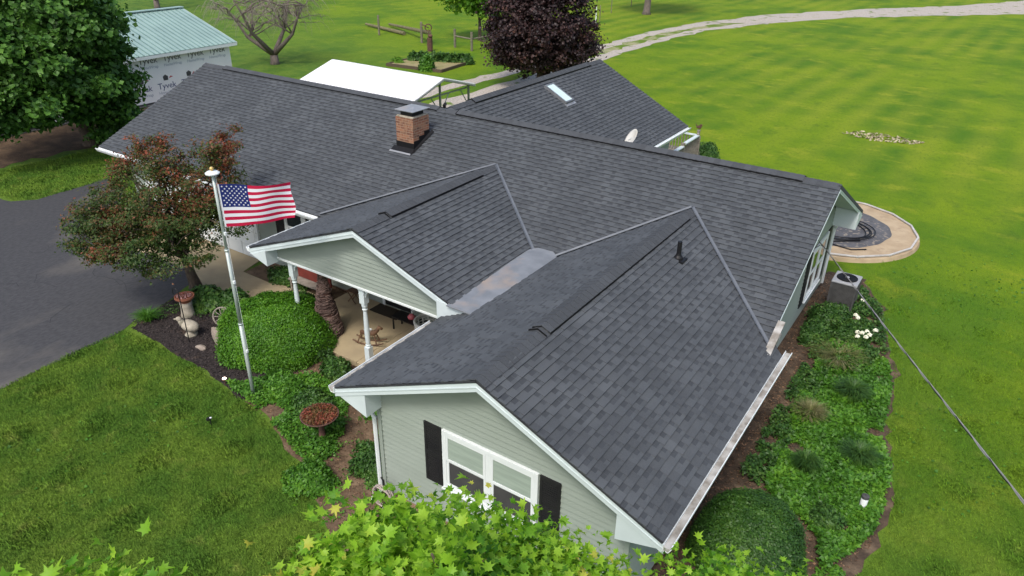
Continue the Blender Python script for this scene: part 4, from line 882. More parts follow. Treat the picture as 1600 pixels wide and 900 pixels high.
mb = MB(c); mb.box(-4.9, -3.45, -4.47, -4.42, .42, .78); mb.blob((-4.75, -4.45, .84), (.1, .03, .07), 3, .2); mb.build('back_board', M['redwood'], T, bevel=.01)
mb = MB(c); mb.box(-4.9, -3.45, -4.72, -4.43, .36, .40); mb.build('seat', M['wood'], T)
for x in (-4.85, -3.55):
    mb = MB(c); mb.box(x, x+.06, -4.70, -4.45, 0, .36); mb.build('leg', M['wood'], T)
T = thing('door_mat', 'dark rectangular door mat on the porch floor', 'mat', (-1.68, -4.1, .15)); mb = MB((-1.68, -4.1, .15)); mb.box(-2.1, -1.15, -4.42, -3.99, .150, .165)
mb.build('mat_pile', mat('mat_fibre', (.045, .035, .025), (.03, .025, .018), 60, .95, .003, 200), T)
# rocking horse
T = thing('rocking_horse', 'small dark wooden rocking horse on curved rockers by the middle porch post', 'rocking horse', (-.92, -5.62, .15)); c = Vector((-.92, -5.62, .15)); ya = Vector((math.cos(.35), math.sin(.35), 0)); yb = Vector((-ya.y, ya.x, 0))
for s in (-1, 1):
    mb = MB(c); mb.tube([c+ya*t*.40+yb*s*.11+Vector((0, 0, .02+.10*t*t)) for t in (-1, -.6, -.2, .2, .6, 1)], .018, 6); mb.build('rocker', M['brown'], T)
mb = MB(c); mb.tube([c+ya*-.22+Vector((0, 0, .30)), c+ya*-.1+Vector((0, 0, .31)), c+ya*.12+Vector((0, 0, .31)), c+ya*.22+Vector((0, 0, .40)), c+ya*.27+Vector((0, 0, .50)), c+ya*.36+Vector((0, 0, .46))], [.05, .075, .07, .05, .05, .03], 10); mb.build('body', M['brown'], T, smooth=True)
for s in (-1, 1):
    for t in (-.2, .16):
        mb = MB(c); mb.tube([c+ya*t+yb*s*.05+Vector((0, 0, .28)), c+ya*t*1.4+yb*s*.11+Vector((0, 0, .04))], .016, 6); mb.build('leg', M['brown'], T)
mb = MB(c); mb.box(c.x-.10, c.x+.06, c.y-.07, c.y+.05, .52, .56); mb.build('saddle', M['white'], T)
# coffee table, lantern, wicker chair, easel
T = thing('coffee_table', 'low black metal table on the porch floor', 'table', (-.2, -4.75, .15)); c = (-.2, -4.75, .15)
mb = MB(c); mb.box(-.95, .2, -4.80, -4.42, .50, .53); mb.build('table_top', M['black'], T)
for x in (-.93, .15):
    for y in (-4.78, -4.47): mb = MB(c); mb.box(x, x+.03, y, y+.03, .15, .5); mb.build('leg', M['black'], T)
mb = MB((-.42, -4.62, .53)); mb.lathe((-.42, -4.62, .53), [(.05, 0), (.09, .03), (.10, .08), (.06, .13), (.03, .15)], 14)
LNT = mb.build('lantern', mat('pink_glass', (.5, .14, .16), (.42, .10, .12), 5, .25), None, smooth=True); LNT.location = (-.42, -4.62, .53); tag(LNT, 'pink lantern with wire handle on the black porch table', 'lantern')
mb = MB((-.42, -4.62, .53)); mb.tube([(-.42+.09*math.cos(a), -4.62, .62+.17*math.sin(a)) for a in np.linspace(0, math.pi, 9)], .004, 5); mb.build('handle', M['black'], LNT)
T = thing('wicker_chair', 'white wicker chair with dark cushion at the right end of the porch', 'chair', (.48, -5.0, .15)); c = (.48, -5.0, .15)
mb = MB(c); mb.box(.18, .78, -5.3, -4.7, .50, .56); 
for k in range(9):
    a = math.pi*.5+k*math.pi/8; mb.tube([(.48+.32*math.cos(a)*.95, -5.0+.32*math.sin(a), .5), (.48+.34*math.cos(a), -5.0+.34*math.sin(a), .95)], .018, 6)
    for zz in range(5): mb.tube([(.48+.33*math.cos(b), -5.0+.33*math.sin(b), .58+zz*.08) for b in (a-.2, a, a+.2)], .014, 5)
mb.tube([(.48+.34*math.cos(a), -5.0+.34*math.sin(a), .96) for a in np.linspace(math.pi*.45, math.pi*1.55, 14)], .035, 8); FR = mb.build('woven_frame', M['wicker'], T)
for x in (.23, .73):
    for y in (-5.25, -4.75): mb = MB(c); mb.tube([(x, y, .15), (x, y, .5)], .022, 6); mb.build('leg', M['wicker'], T)
mb = MB(c); mb.box(.23, .73, -5.24, -4.76, .561, .63); mb.build('cushion', M['cushion'], T, bevel=.02)
T = thing('wooden_stool', 'small rough wooden folding stool on the porch by the wall', 'stool', (-2.75, -4.3, .15)); c = (-2.75, -4.3, .15)
mb = MB(c); mb.box(-2.9, -2.6, -4.42, -4.2, .47, .50); mb.build('seat', M['brown'], T)
for x0, x1 in ((-2.9, -2.62), (-2.62, -2.9)):
    for y in (-4.40, -4.23): mb = MB(c); mb.tube([(x0, y, .15), (x1, y, .48)], .015, 6); mb.build('leg', M['brown'], T)
# wall lamp
T = thing('wall_lantern', 'small black lantern fixed to the siding left of the porch', 'wall lamp', (-5.9, -3.95, 1.75)) if 0 else None
# ---- garden ornaments
T = thing('bird_bath', 'round rusty bird bath bowl on pedestal filled with red sedum', 'bird bath', (.72, -8.72, 0)); c = (.72, -8.72, 0)
mb = MB(c); mb.lathe((.72, -8.72, 0), [(.17, 0), (.16, .05), (.07, .10), (.055, .35), (.09, .50), (.10, .52)], 16); mb.build('pedestal', M['rust'], T, smooth=True)
mb = MB(c); mb.lathe((.72, -8.72, .5), [(.09, .0), (.25, .04), (.36, .12), (.39, .16), (.37, .165), (.34, .13), (.1, .10)], 28); mb.build('bowl', M['rust'], T, smooth=True)
n = 1500; a = rng.uniform(0, 6.283, n); r = .35*np.sqrt(rng.random(n)); p = np.stack([.72+r*np.cos(a), -8.72+r*np.sin(a), .64+rng.random(n)*.05], 1)
SD = inst('bowl_sedum', *LEAF, p, rots(n, np.tile([0, 0, 1.], (n, 1)), .8), rng.uniform(.03, .055, n), M['lf_sedum'], None, c); SD.location = c; tag(SD, 'red and green sedum plants growing in the bird bath bowl', 'plant')
T = thing('stone_duck_planter', 'pale stone duck shaped planter in the black mulch bed', 'planter', (-5.05, -7.75, 0)); c = (-5.05, -7.75, 0)
mb = MB(c); mb.blob((-5.05, -7.75, .27), (.26, .18, .15), 3, .06, 18, 12); mb.tube([(-5.22, -7.82, .30), (-5.26, -7.84, .37), (-5.27, -7.85, .41)], [.10, .07, .06], 10); mb.blob((-5.29, -7.86, .44), (.08, .065, .06), 2, .03); mb.tube([(-5.34, -7.88, .43), (-5.42, -7.92, .42)], [.03, .012], 8); mb.build('body', M['stone'], T, smooth=True)
mb = MB(c); mb.lathe((-5.05, -7.75, 0), [(.15, 0), (.16, .04), (.10, .08), (.11, .16)], 16); mb.build('base', M['stone'], T, smooth=True)
T = thing('terracotta_pot', 'terracotta bowl of flowers on a stump beneath the bronze leaved tree', 'flower pot', (-5.98, -7.2, .42)); c = (-5.98, -7.2, .42)
mb = MB(c); mb.lathe((-5.98, -7.2, .42), [(.13, 0), (.22, .12), (.25, .13), (.25, .18), (.22, .18), (.20, .13), (.05, .12)], 22); mb.build('bowl', M['terra'], T)
n = 120; a = rng.uniform(0, 6.283, n); r = .18*np.sqrt(rng.random(n)); p = np.stack([-5.98+r*np.cos(a), -7.2+r*np.sin(a), .56+rng.random(n)*.05], 1)
o = inst('flowers', *LEAF, p, rots(n, np.tile([0, 0, 1.], (n, 1)), .8), rng.uniform(.04, .06, n), mat('pale_pink_petals', (.6, .35, .34), (.2, .1, .08), 30, .7), T, c)
mb = MB((-5.98, -7.2, 0)); mb.lathe((-5.98, -7.2, 0), [(.20, -.03), (.17, .08), (.15, .3), (.16, .42)], 14)
o = mb.build('tree_stump', M['stone'], None, smooth=True); o.location = (-5.98, -7.2, 0); tag(o, 'pale grey stump holding the terracotta bowl', 'stump')
mb = MB((-4.78, -8.0, 0)); pts = [(-4.78, -8.0, -.05), (-4.78, -8.0, .9), (-4.78, -8.0, 1.35)]+[(-4.90+.12*math.cos(a), -8.0, 1.35+.14*math.sin(a)) for a in np.linspace(0, math.pi*1.15, 9)]; mb.tube(pts, .012, 7)
o = mb.build('shepherd_hook', M['black']); o.location = (-4.78, -8.0, 0); tag(o, 'thin black shepherd hook standing beside the stone duck', 'garden hook')
for i, (x, y, r, l) in enumerate(((-4.12, -7.62, (.16, .13, .26), 'upright brown boulder at the left edge of the clipped hedge'), (-4.3, -8.0, (.13, .1, .05), 'flat pale stones lying in the black mulch'), (-4.75, -7.3, (.10, .08, .06), 'small pinkish rock in the black mulch near the wagon wheel'))):
    mb = MB((x, y, 0)); mb.blob((x, y, r[2]*.7), r, 7+i, .22, 14, 9); o = mb.build('garden_rock', M['rock']); o.location = (x, y, 0); tag(o, l, 'rock', 'rocks in the mulch bed')
T = thing('wagon_wheel', 'weathered wooden wagon wheel leaning behind the clipped hedge', 'wheel', (-4.85, -6.75, 0)); c = Vector((-4.85, -6.95, .22)); mb = MB((-4.85, -6.75, 0)); u = Vector((.8, .5, 0)).normalized(); v = Vector((-.25, .3, .9)).normalized()
mb.tube([c+(u*math.cos(a)+v*math.sin(a))*.24 for a in np.linspace(0, 6.283, 25)[:-1]], .022, 6, closed=True); mb.build('rim', M['wood'], T)
mb = MB((-4.85, -6.75, 0))
for k in range(10): a = k*.628; mb.tube([c, c+(u*math.cos(a)+v*math.sin(a))*.24], .012, 5)
mb.build('spokes', M['wood'], T); mb = MB((-4.85, -6.75, 0)); mb.blob(c, (.06, .06, .06), 1, 0, 10, 6); mb.build('hub', M['wood'], T)
# landscape lamps
T = thing('lit_spotlight', 'small round garden spotlight glowing pinkish white by the flag pole', 'garden light', (-2.55, -8.62, 0)); c = (-2.55, -8.62, 0)
mb = MB(c); mb.tube([(-2.55, -8.62, -.03), (-2.55, -8.62, .09)], .015, 8); mb.lathe((-2.55, -8.62, .09), [(.03, 0), (.055, .05), (.055, .07)], 14); mb.build('housing', M['rust'], T)
em = bpy.data.materials.new('lamp_glow'); em.use_nodes = True; e = em.node_tree.nodes['Principled BSDF']; e.inputs['Emission Color'].default_value = (1, .72, .62, 1); e.inputs['Emission Strength'].default_value = 6
mb = MB(c); mb.blob((-2.55, -8.62, .165), (.045, .045, .02), 0, 0, 12, 6); mb.build('lens', em, T, smooth=True)
T = thing('stake_light', 'small black stake spotlight standing alone on the front lawn', 'garden light', (-1.55, -9.72, 0)); c = (-1.55, -9.72, 0)
mb = MB(c); mb.tube([(-1.55, -9.72, -.03), (-1.55, -9.72, .16)], .012, 7); mb.build('stake', M['black'], T)
mb = MB(c); mb.tube([(-1.62, -9.72, .13), (-1.52, -9.72, .21)], [.045, .035], 10); mb.build('head', M['black'], T); mb = MB(c); mb.blob((-1.51, -9.72, .222), (.025, .025, .012), 0, 0, 8, 6); mb.build('lens', M['white'], T)
T = thing('path_light', 'white glass path lamp with dark cap at the edge of the ivy bed', 'garden light', (10.25, -4.52, 0)); c = (10.25, -4.52, 0)
mb = MB(c); mb.lathe((10.25, -4.52, 0), [(.05, -.02), (.06, .10), (.062, .33), (.055, .34)], 16); mb.build('glass_body', M['white'], T, smooth=True)
mb = MB(c); mb.lathe((10.25, -4.52, .34), [(.066, 0), (.07, .02), (.066, .05), (.04, .06), (.012, .062), (.01, .085)], 18); mb.build('cap', M['acside'], T)
# hose on stand
T = thing('garden_hose', 'coiled beige garden hose hanging on a black stand at the wing corner', 'garden hose', (3.12, -9.5, 0)); c = (3.12, -9.5, 0)
mb = MB(c)
for k in range(7):
    r = .20+.012*(k % 3); y = -9.50+.018*k-.05; zc = .42-.012*k
    mb.tube([(3.14+r*math.cos(a)*1.0, y+.02*math.sin(3*a+k), zc+r*1.15*math.sin(a)) for a in np.linspace(0, 6.283, 29)[:-1]], .013, 6, closed=True)
mb.build('coil', M['hose'], T, smooth=True)
mb = MB(c); mb.tube([(3.12, -9.44, 0), (3.12, -9.44, .72)], .018, 7); mb.tube([(3.12, -9.44, .60), (3.12, -9.62, .62), (3.12, -9.64, .68)], .014, 6); mb.tube([(3.05, -9.42, .74), (3.18, -9.5, .80)], .018, 6); mb.build('stand', M['black'], T)

# ================================================================ PLANTING
bush('clipped_hedge', 'large rounded bright green clipped yew hedge in front of the porch', 'hedge', (-2.92, -6.78, 0), (1.45, 1.28, 1.12), 60000, .048, M['lf_hedge'], seed=2, amp=.055, sq=1.35, spread=.6)
bush('dark_yew', 'round dark green yew shrub under the right wing eave', 'shrub', (8.85, -6.78, 0), (.93, .98, 1.2), 36000, .046, M['lf_yew'], seed=3, amp=.03, sq=1.0, spread=.4)
SH = [((-3.9, -5.0), (.5, .25, .30), 'dark shrub under the red bench beside the porch', 900),
      ((-5.3, -4.35), (.80, .35, .38), 'low dark spreading juniper along the wall bed', 1500),
      ((-6.0, -6.55), (.62, .45, .50), 'broad leaved hosta clump at the foot of the bronze tree', 1100),
      ((-5.3, -6.25), (.50, .42, .48), 'hosta clump nearer the walkway beside the hedge', 900),
      ((2.35, -8.75), (.60, .45, .60), 'dark green shrub against the wing wall by the downspout', 2200),
      ((1.45, -9.72), (.52, .42, .30), 'low leafy green clump in the soil bed nearest the lawn', 1400),
      ((-.75, -6.92), (.36, .30, .42), 'small dark shrub in the soil bed in front of the porch slab', 1100),
      ((-1.75, -6.6), (.42, .34, .55), 'reddish twiggy shrub right of the hedge at the porch edge', 1100),
      ((.95, -7.55), (.20, .18, .22), 'tiny green clump alone on the bare soil', 240),
      ((-1.3, -8.0), (.55, .40, .35), 'bushy green plant beside the flag pole', 1500),
      ((-.2, -8.1), (.50, .38, .40), 'feathery dark green plant behind the bird bath', 1500),
      ((8.15, 2.2), (.52, .60, .55), 'leafy peony bush below the air conditioner', 1900),
      ((8.75, 1.7), (.50, .55, .48), 'leafy peony bush with white blooms at the lawn edge', 1800),
      ((8.0, 1.3), (.35, .60, .42), 'dark fern clump along the gable wall', 1300),
      ((9.75, -5.2), (.3, .3, .25), 'dark leafy weed clump behind the round yew', 700),
      ((.35, 13.9), (.55, .55, .75), 'dark green bush beside the deck railing', 1500)]
for i, ((x, y), r, l, n) in enumerate(SH):
    big = 'hosta' in l
    bush('hosta' if big else 'shrub', l, 'plant' if big else 'shrub', (x, y, 0), r, int(n*1.4), .12 if big else .07, M['lf_ivy'] if ('green' in l and 'dark' not in l) else M['lf_dk'], seed=20+i, amp=.12, spread=.8 if not big else .4, core=True)
# ornamental grasses
arc_grass('daylily_clump', 'grassy daylily clump at the corner of the asphalt', 'plant', (-6.6, -7.95), .42, .45, 420, .010, M['lf_ivy'], seed=1)
arc_grass('daylily_clump', 'dark spiky grass clump on the right side of the ivy bed', 'plant', (9.35, -1.0), .42, .72, 1300, .011, M['lf_dk'], seed=2)
arc_grass('daylily_clump', 'dark grass clump at the lower lawn edge of the ivy bed', 'plant', (9.9, -3.15), .42, .62, 1000, .011, M['lf_dk'], seed=3)
arc_grass('ornamental_grass', 'tan and green fountain grass in the middle of the ivy bed', 'plant', (8.75, -2.3), .40, .66, 1000, .008, M['lf_tan'], seed=4)
arc_grass('ornamental_grass', 'sprawling dry fountain grass beside the white peonies', 'plant', (8.75, .45), .70, .50, 700, .009, M['lf_tan'], seed=5)
arc_grass('weed_clump', 'tall feathery weed standing in the ivy near the round yew', 'plant', (9.1, -4.05), .34, .75, 700, .008, M['lf_dk'], seed=6)
# peony blooms
PB = [(8.74, 2.02, .56), (8.80, 2.0, .52), (9.14, 1.40, .52), (9.05, 1.30, .50), (9.22, 1.30, .50), (9.16, 1.18, .48), (8.98, 1.12, .46), (9.30, 1.62, .5), (8.72, 3.0, .55), (8.94, 1.36, .45)]
for i, (x, y, z) in enumerate(PB):
    mb = MB((x, y, z-.3)); rr = random.Random(i)
    for k in range(26):
        a = rr.uniform(0, 6.28); e = rr.uniform(-.1, 1.3); d = Vector((math.cos(a)*math.cos(e), math.sin(a)*math.cos(e), math.sin(e))); q = Vector((x, y, z))+d*.045
        s = d.orthogonal().normalized()*.026; t = d.cross(s); mb.faces([q-s, q+t, q+s, q-t, q+d*.02], [(0, 1, 4), (1, 2, 4), (2, 3, 4), (3, 0, 4)])
    mb.tube([(x, y, z-.3), (x, y, z)], .004, 5, 1)
    o = mb.build('peony_bloom', [M['petal'], M['lf_dk']]); o.location = (x, y, z-.3); tag(o, ('left white peony bloom of the upper pair in the side bed', 'right white peony bloom of the upper pair in the side bed', 'tall white bloom in the middle of the lower peony cluster', 'third white bloom from the left in the lower peony cluster', 'lower right white bloom of the lower peony cluster', 'lowest white bloom of the lower peony cluster', 'leftmost white bloom of the lower peony cluster', 'rightmost white bloom standing apart from the lower peony cluster', 'white bloom just in front of the air conditioner', 'second white bloom from the left in the lower peony cluster')[i], 'flower', 'white peony blooms')
# ground cover (uncountable)
def cover(name, poly, n, size, lm, zmax=.22, holes=.3, seed=1, kind='stuff', label=None, nz=1.3, spread=.55):
    p = scatter(poly, n); r = np.random.default_rng(seed); ph = r.uniform(0, 6.28, 6)
    f = np.sin(p[:, 0]*nz*2.1+ph[0])*np.sin(p[:, 1]*nz*1.7+ph[1])+.6*np.sin(p[:, 0]*nz*4.3+p[:, 1]*nz*2.9+ph[2])+.5*np.sin(p[:, 1]*nz*6.1-p[:, 0]*nz*3.3+ph[3])
    k = f > np.quantile(f, holes)-.25*r.random(len(p)); p, f = p[k], f[k]
    z = .03+zmax*np.clip(.45+f*.4, .1, 1)*r.uniform(.4, 1, len(p))
    pos = np.column_stack([p, z]); o = inst(name, *CLUMP if 0 else name and LEAF, pos, rots(len(pos), np.tile([0, 0, 1.], (len(pos), 1)), spread), size*r.uniform(.6, 1.3, len(pos)), lm)
    return tag(o, label, 'ground cover', kind=kind)
COVER = [(8.35, 1.2), (9.75, 1.1), (10.0, .1), (10.15, -1.96), (10.5, -3.1), (10.55, -4.3), (10.5, -5.1), (10.15, -6.0), (10.0, -6.4), (9.75, -5.7), (9.4, -5.35), (9.0, -5.3), (8.6, -4.9), (8.45, -3.4), (8.4, -1.5)]
cover('ivy_ground_cover', COVER, 72000, .085, M['lf_ivy'], .22, .06, 4, label='dense bright green ivy covering the bed right of the wing')
cover('side_bed_weeds', [(8.1, -4.9), (8.1, 4.6), (8.6, 4.9), (9.2, 3.6), (9.7, 1.6), (9.4, .5), (8.7, .5), (8.6, -5)], 26000, .075, M['lf_dk'], .24, .24, 5, label='dark leafy weeds between the gable wall and the lawn', nz=2)
cover('lower_bed_weeds', [(9.9, -6.0), (10.35, -6.2), (9.7, -8.1), (8.9, -9.4), (7.8, -10.2), (7.8, -8.2), (9.4, -8.1), (9.95, -7.2)], 14000, .075, M['lf_ivy'], .16, .10, 6, label='weeds around the foot of the round yew', nz=2)
cover('front_ground_cover', [(-2.5, -8.62), (-.65, -8.95), (.3, -9.25), (1.2, -9.5), (1.35, -9.0), (.9, -8.3), (.2, -7.5), (-1.1, -7.2), (-1.7, -7.9)], 20000, .075, M['lf_ivy'], .20, .18, 7, label='bright green ground cover round the flag pole and bird bath')
cover('soil_bed_weeds', [(-1.2, -7.2), (2.8, -7.0), (2.8, -9.3), (2.9, -10.2), (2.1, -9.9), (1.2, -9.3), (.8, -8.4)], 5200, .055, M['lf_ivy'], .10, .62, 8, label='sparse weeds scattered on the brown soil', nz=2.4)
cover('mulch_weeds', [(-6.9, -8.1), (-6.3, -7.9), (-6.2, -7.2), (-5.5, -7.1), (-4.9, -6.5), (-6.4, -6.4), (-6.9, -7.3)], 1800, .05, M['lf_dk'], .12, .35, 9, label='small weeds at the edge of the black mulch', nz=3)
def chips(name, poly, n, size, m, label):
    p = scatter(poly, n); pos = np.column_stack([p, np.full(len(p), .016)+rng.random(len(p))*.012])
    sc = np.column_stack([rng.uniform(.3, 1, len(p)), rng.uniform(.5, 1.6, len(p)), np.full(len(p), .6)])*size
    return tag(inst(name, *CLUMP, pos, rots(len(p), np.tile([0, 0, 1.], (len(p), 1)), .35), sc, m), label, 'bark chips', kind='stuff')
chips('dark_bark_mulch', MULCH, 9000, .045, M['darkchip'], 'black bark mulch in the bed beside the driveway')
chips('soil_litter', SOIL, 9000, .038, M['chip'], 'dry leaf litter and bark on the brown soil bed')
chips('side_litter', IVY, 16000, .045, M['chip'], 'brown litter along the drip line of the wing')
# grass blades on near lawns
LAWN_L = [(-6.49, -12.0), (-6.63, -10.1), (-6.68, -8.62), (-5.38, -8.5), (-3.98, -8.56), (-2.59, -8.72), (-1.6, -8.80), (-.65, -9.0), (.32, -9.34), (1.21, -9.62), (2.04, -10.1), (2.89, -10.6), (5.0, -10.7), (5.0, -14.5), (-6.2, -14.5)]
LAWN_R = [(8.4, 5.61), (9.25, 3.3), (9.7, 1.96), (10.1, .18), (10.25, -1.96), (10.63, -3.11), (10.72, -4.29), (10.72, -5.3), (10.48, -6.2), (9.8, -8.2), (11, -9), (14, -6), (14.5, 6), (13, 12), (9.6, 12), (9.6, 9), (8.6, 7.2)]
BL = ([(-.05, 0, 0), (.05, 0, 0), (.02, .25, .7), (0, .55, 1)], [(0, 1, 2), (0, 2, 3)])
def blades(name, poly, n, label, h=.05, fade=None):
    p = scatter(poly, n)
    if fade: k = rng.random(len(p)) < np.clip(1-(p[:, 1]+p[:, 0]*fade[0]-fade[1])/fade[2], 0, 1)**1.5; p = p[k]
    n = len(p); a = rng.uniform(0, 6.283, n); c_, s_ = np.cos(a), np.sin(a); z = np.zeros(n); o1 = np.ones(n)
    rot = np.stack([np.stack([c_, -s_, z], 1), np.stack([s_, c_, z], 1), np.stack([z, z, o1], 1)], 1)
    hh = h*rng.uniform(.4, 1.3, n)*(1+.5*(np.sin(p[:, 0]*3.1)*np.sin(p[:, 1]*2.7) > .6))
    sc = np.column_stack([hh*2.0, hh*rng.uniform(.5, 2.2, n), hh]); pos = np.column_stack([p, np.full(n, .0)])
    return tag(inst(name, *BL, pos, rot, sc, M['blades']), label, 'grass', kind='stuff')
blades('front_lawn_grass', LAWN_L, 230000, 'short mown grass of the front lawn left of the house', .045)
blades('side_lawn_grass', LAWN_R, 240000, 'short mown grass of the lawn right of the side bed', .04, (0, -2, 11))
blades('far_left_grass', [(-22.5, -6), (-18.4, -5.8), (-17.8, -5.2), (-17.8, -2.6), (-16.0, -2.9), (-14.2, -4.2), (-14.0, 3), (-21.5, 3)], 60000, 'bright grass strip beyond the driveway by the barn', .07)

def flecks(name, poly, n, size, m, label, zz=.03):
    p = scatter(poly, n); k = (np.sin(p[:, 0]*.9+1)*np.sin(p[:, 1]*.7)+.5*np.sin(p[:, 0]*2.3-p[:, 1]*1.9)+rng.normal(0, .5, len(p))) > .5; p = p[k]
    return tag(inst(name, *CLUMP, np.column_stack([p, np.full(len(p), zz)]), rots(len(p), np.tile([0, 0, 1.], (len(p), 1)), .5), size*rng.uniform(.5, 1.4, len(p)), m), label, 'weeds', kind='stuff')
flecks('front_lawn_weeds', LAWN_L, 1500, .06, M['lf_ivy'], 'broad leaved weeds and clover dotted through the front lawn')
flecks('side_lawn_weeds', LAWN_R, 2200, .06, M['lf_ivy'], 'broad leaved weeds and clover dotted through the side lawn')
PATCH = [(4.3, 22.0), (5.6, 21.5), (7.4, 21.9), (7.9, 22.7), (6.4, 23.1), (4.8, 23.0)]
chips('bare_patch_straw', PATCH, 420, .16, mat('straw', (.45, .40, .26), (.30, .26, .15), 6, .9, island=.4), 'dry straw coloured bare patch in the far lawn')
# hairline cracks and scuffs in the asphalt
mb = MB(); rr = random.Random(12)
for k in range(9):
    x, y = rr.uniform(-14, -8), rr.uniform(-12, -7); a = rr.uniform(0, 6.28)
    for q in range(rr.randint(4, 10)):
        x2, y2 = x+math.cos(a)*.28, y+math.sin(a)*.28; n_x, n_y = -math.sin(a)*.009, math.cos(a)*.009
        mb.poly([(x-n_x, y-n_y, .0125), (x2-n_x, y2-n_y, .0125), (x2+n_x, y2+n_y, .0125), (x+n_x, y+n_y, .0125)]); x, y = x2, y2; a += rr.gauss(0, .5)
tag(mb.build('driveway_cracks', M['roofdeck']), kind='structure')
# ================================================================ TREES
# foreground maple: crown below the camera
fg_blobs = [(7.98, -14.45, 6.3, 0.2, 0.2, 0.16), (7.73, -14.4, 6.3, 0.27, 0.26, 0.2), (7.85, -14.31, 6.3, 0.32, 0.3, 0.22), (7.85, -14.07, 6.2, 0.34, 0.32, 0.24), (8.16, -14.32, 6.2, 0.42, 0.4, 0.3), (7.99, -13.92, 6.0, 0.36, 0.34, 0.26), (8.1, -14.65, 6.3, 0.42, 0.4, 0.3), (7.82, -13.39, 5.6, 0.36, 0.34, 0.26), (7.76, -13.01, 5.4, 0.36, 0.34, 0.26), (7.91, -12.87, 5.3, 0.36, 0.34, 0.26), (8.15, -12.86, 5.2, 0.38, 0.36, 0.27), (8.31, -12.73, 5.1, 0.38, 0.36, 0.27), (8.26, -13.86, 5.8, 0.42, 0.4, 0.3), (8.38, -13.45, 5.4, 0.47, 0.45, 0.34), (8.57, -12.96, 5.1, 0.44, 0.42, 0.32), (8.65, -12.7, 5.0, 0.4, 0.38, 0.29), (8.81, -12.56, 4.9, 0.38, 0.36, 0.27), (8.99, -12.31, 4.8, 0.36, 0.34, 0.26), (9.18, -12.07, 4.7, 0.34, 0.32, 0.24), (9.36, -11.78, 4.6, 0.34, 0.32, 0.24), (9.57, -11.52, 4.5, 0.34, 0.32, 0.24), (9.78, -11.47, 4.5, 0.32, 0.3, 0.22), (9.96, -11.36, 4.4, 0.29, 0.28, 0.21), (8.45, -14.62, 6.3, 0.42, 0.4, 0.3), (8.58, -14.26, 6.0, 0.47, 0.45, 0.34), (8.74, -13.43, 5.3, 0.47, 0.45, 0.34), (9.1, -12.82, 5.0, 0.42, 0.4, 0.3), (9.52, -12.28, 4.8, 0.38, 0.36, 0.27), (7.02, -15.62, 6.50, 0.26, 0.25, 0.19), (7.21, -15.53, 6.50, 0.26, 0.25, 0.19), (7.35, -15.42, 6.50, 0.26, 0.25, 0.19), (7.44, -15.32, 6.52, 0.23, 0.22, 0.17), (7.40, -15.25, 6.48, 0.19, 0.18, 0.14),
 (8.0, -14.0, 5.5, .6, .6, .4), (8.2, -13.3, 4.8, .6, .6, .4), (8.9, -12.7, 4.4, .6, .6, .35), (9.6, -11.9, 4.1, .5, .5, .3), (8.4, -14.4, 5.3, .7, .6, .4), (8.9, -13.4, 4.6, .7, .6, .4)]
fg_blobs = [(a+.12, b+.08, c_, d, e, f) if c_ >= 6.15 and b > -15 else (a, b, c_-.10, d, e, f) if c_ < 6 else (a, b, c_, d, e, f) for a, b, c_, d, e, f in fg_blobs]
tree('foreground_maple', 'bright lime green maple tree in the foreground below the wing gable window', 'tree', (8.5, -14.1, 0), fg_blobs, 17000, .080, M['lf_fg'], M['bark'], tr=.13, clump=.12, tmpl=MAPLE, trunk_top=(8.4, -13.7, 4.9), seed=4, spread=.95, shell=.4, nclump=900, nlimb=60)
# bronze tree by the driveway
RT = [(-6.47, -7.06, 2.8, 1.2, 1.2, .95), (-7.81, -7.41, 2.6, 1.0, 1.0, 0.8), (-7.8, -8.09, 2.3, 0.75, 0.75, 0.6), (-6.19, -5.82, 3.0, 1.0, 1.0, 0.8), (-5.5, -6.1, 2.4, 0.7, 0.7, 0.55), (-7.11, -6.46, 3.6, 0.7, 0.7, 0.6), (-6.12, -5.52, 3.8, 0.5, 0.5, 0.42), (-7.59, -6.38, 4.0, 0.30, 0.30, 0.38), (-8.26, -6.75, 3.5, 0.42, 0.42, 0.4), (-6.34, -7.87, 1.9, 0.7, 0.7, 0.5), (-5.6, -7.0, 1.8, 0.55, 0.55, 0.42), (-6.2, -5.07, 4.1, 0.33, 0.33, 0.3), (-5.4, -5.6, 2.3, 0.38, 0.38, 0.3), (-5.7, -7.7, 1.6, 0.38, 0.38, 0.25), (-6.3, -6.66, 2.5, 0.9, 0.9, 0.72), (-8.58, -7.94, 2.5, 0.5, 0.5, 0.4), (-7.06, -5.83, 3.7, 0.42, 0.42, 0.4), (-6.99, -8.37, 2.0, 0.5, 0.5, 0.35), (-7.9, -7.2, 1.9, .7, .7, .4), (-8.9, -7.2, 2.6, .5, .5, .4)]
RT += [(-9.02, -6.54, 3.6, 0.17, 0.17, 0.42), (-8.31, -6.3, 3.9, 0.17, 0.17, 0.42), (-7.42, -6.05, 4.0, 0.17, 0.17, 0.42), (-6.16, -5.52, 4.1, 0.17, 0.17, 0.42), (-6.13, -4.92, 4.3, 0.17, 0.17, 0.42), (-8.12, -7.05, 3.3, 0.17, 0.17, 0.42), (-7.0, -5.54, 3.9, 0.17, 0.17, 0.42)]
tree('bronze_tree', 'round tree with bronze red and dark green leaves beside the asphalt driveway', 'tree', (-7.15, -6.15, 0), RT, 56000, .070, M['lf_red'], M['bark'], tr=.15, clump=.125, trunk_top=(-6.75, -6.7, 2.7), seed=7, nclump=620, tmpl=LEAF, shell=.3, nlimb=30)
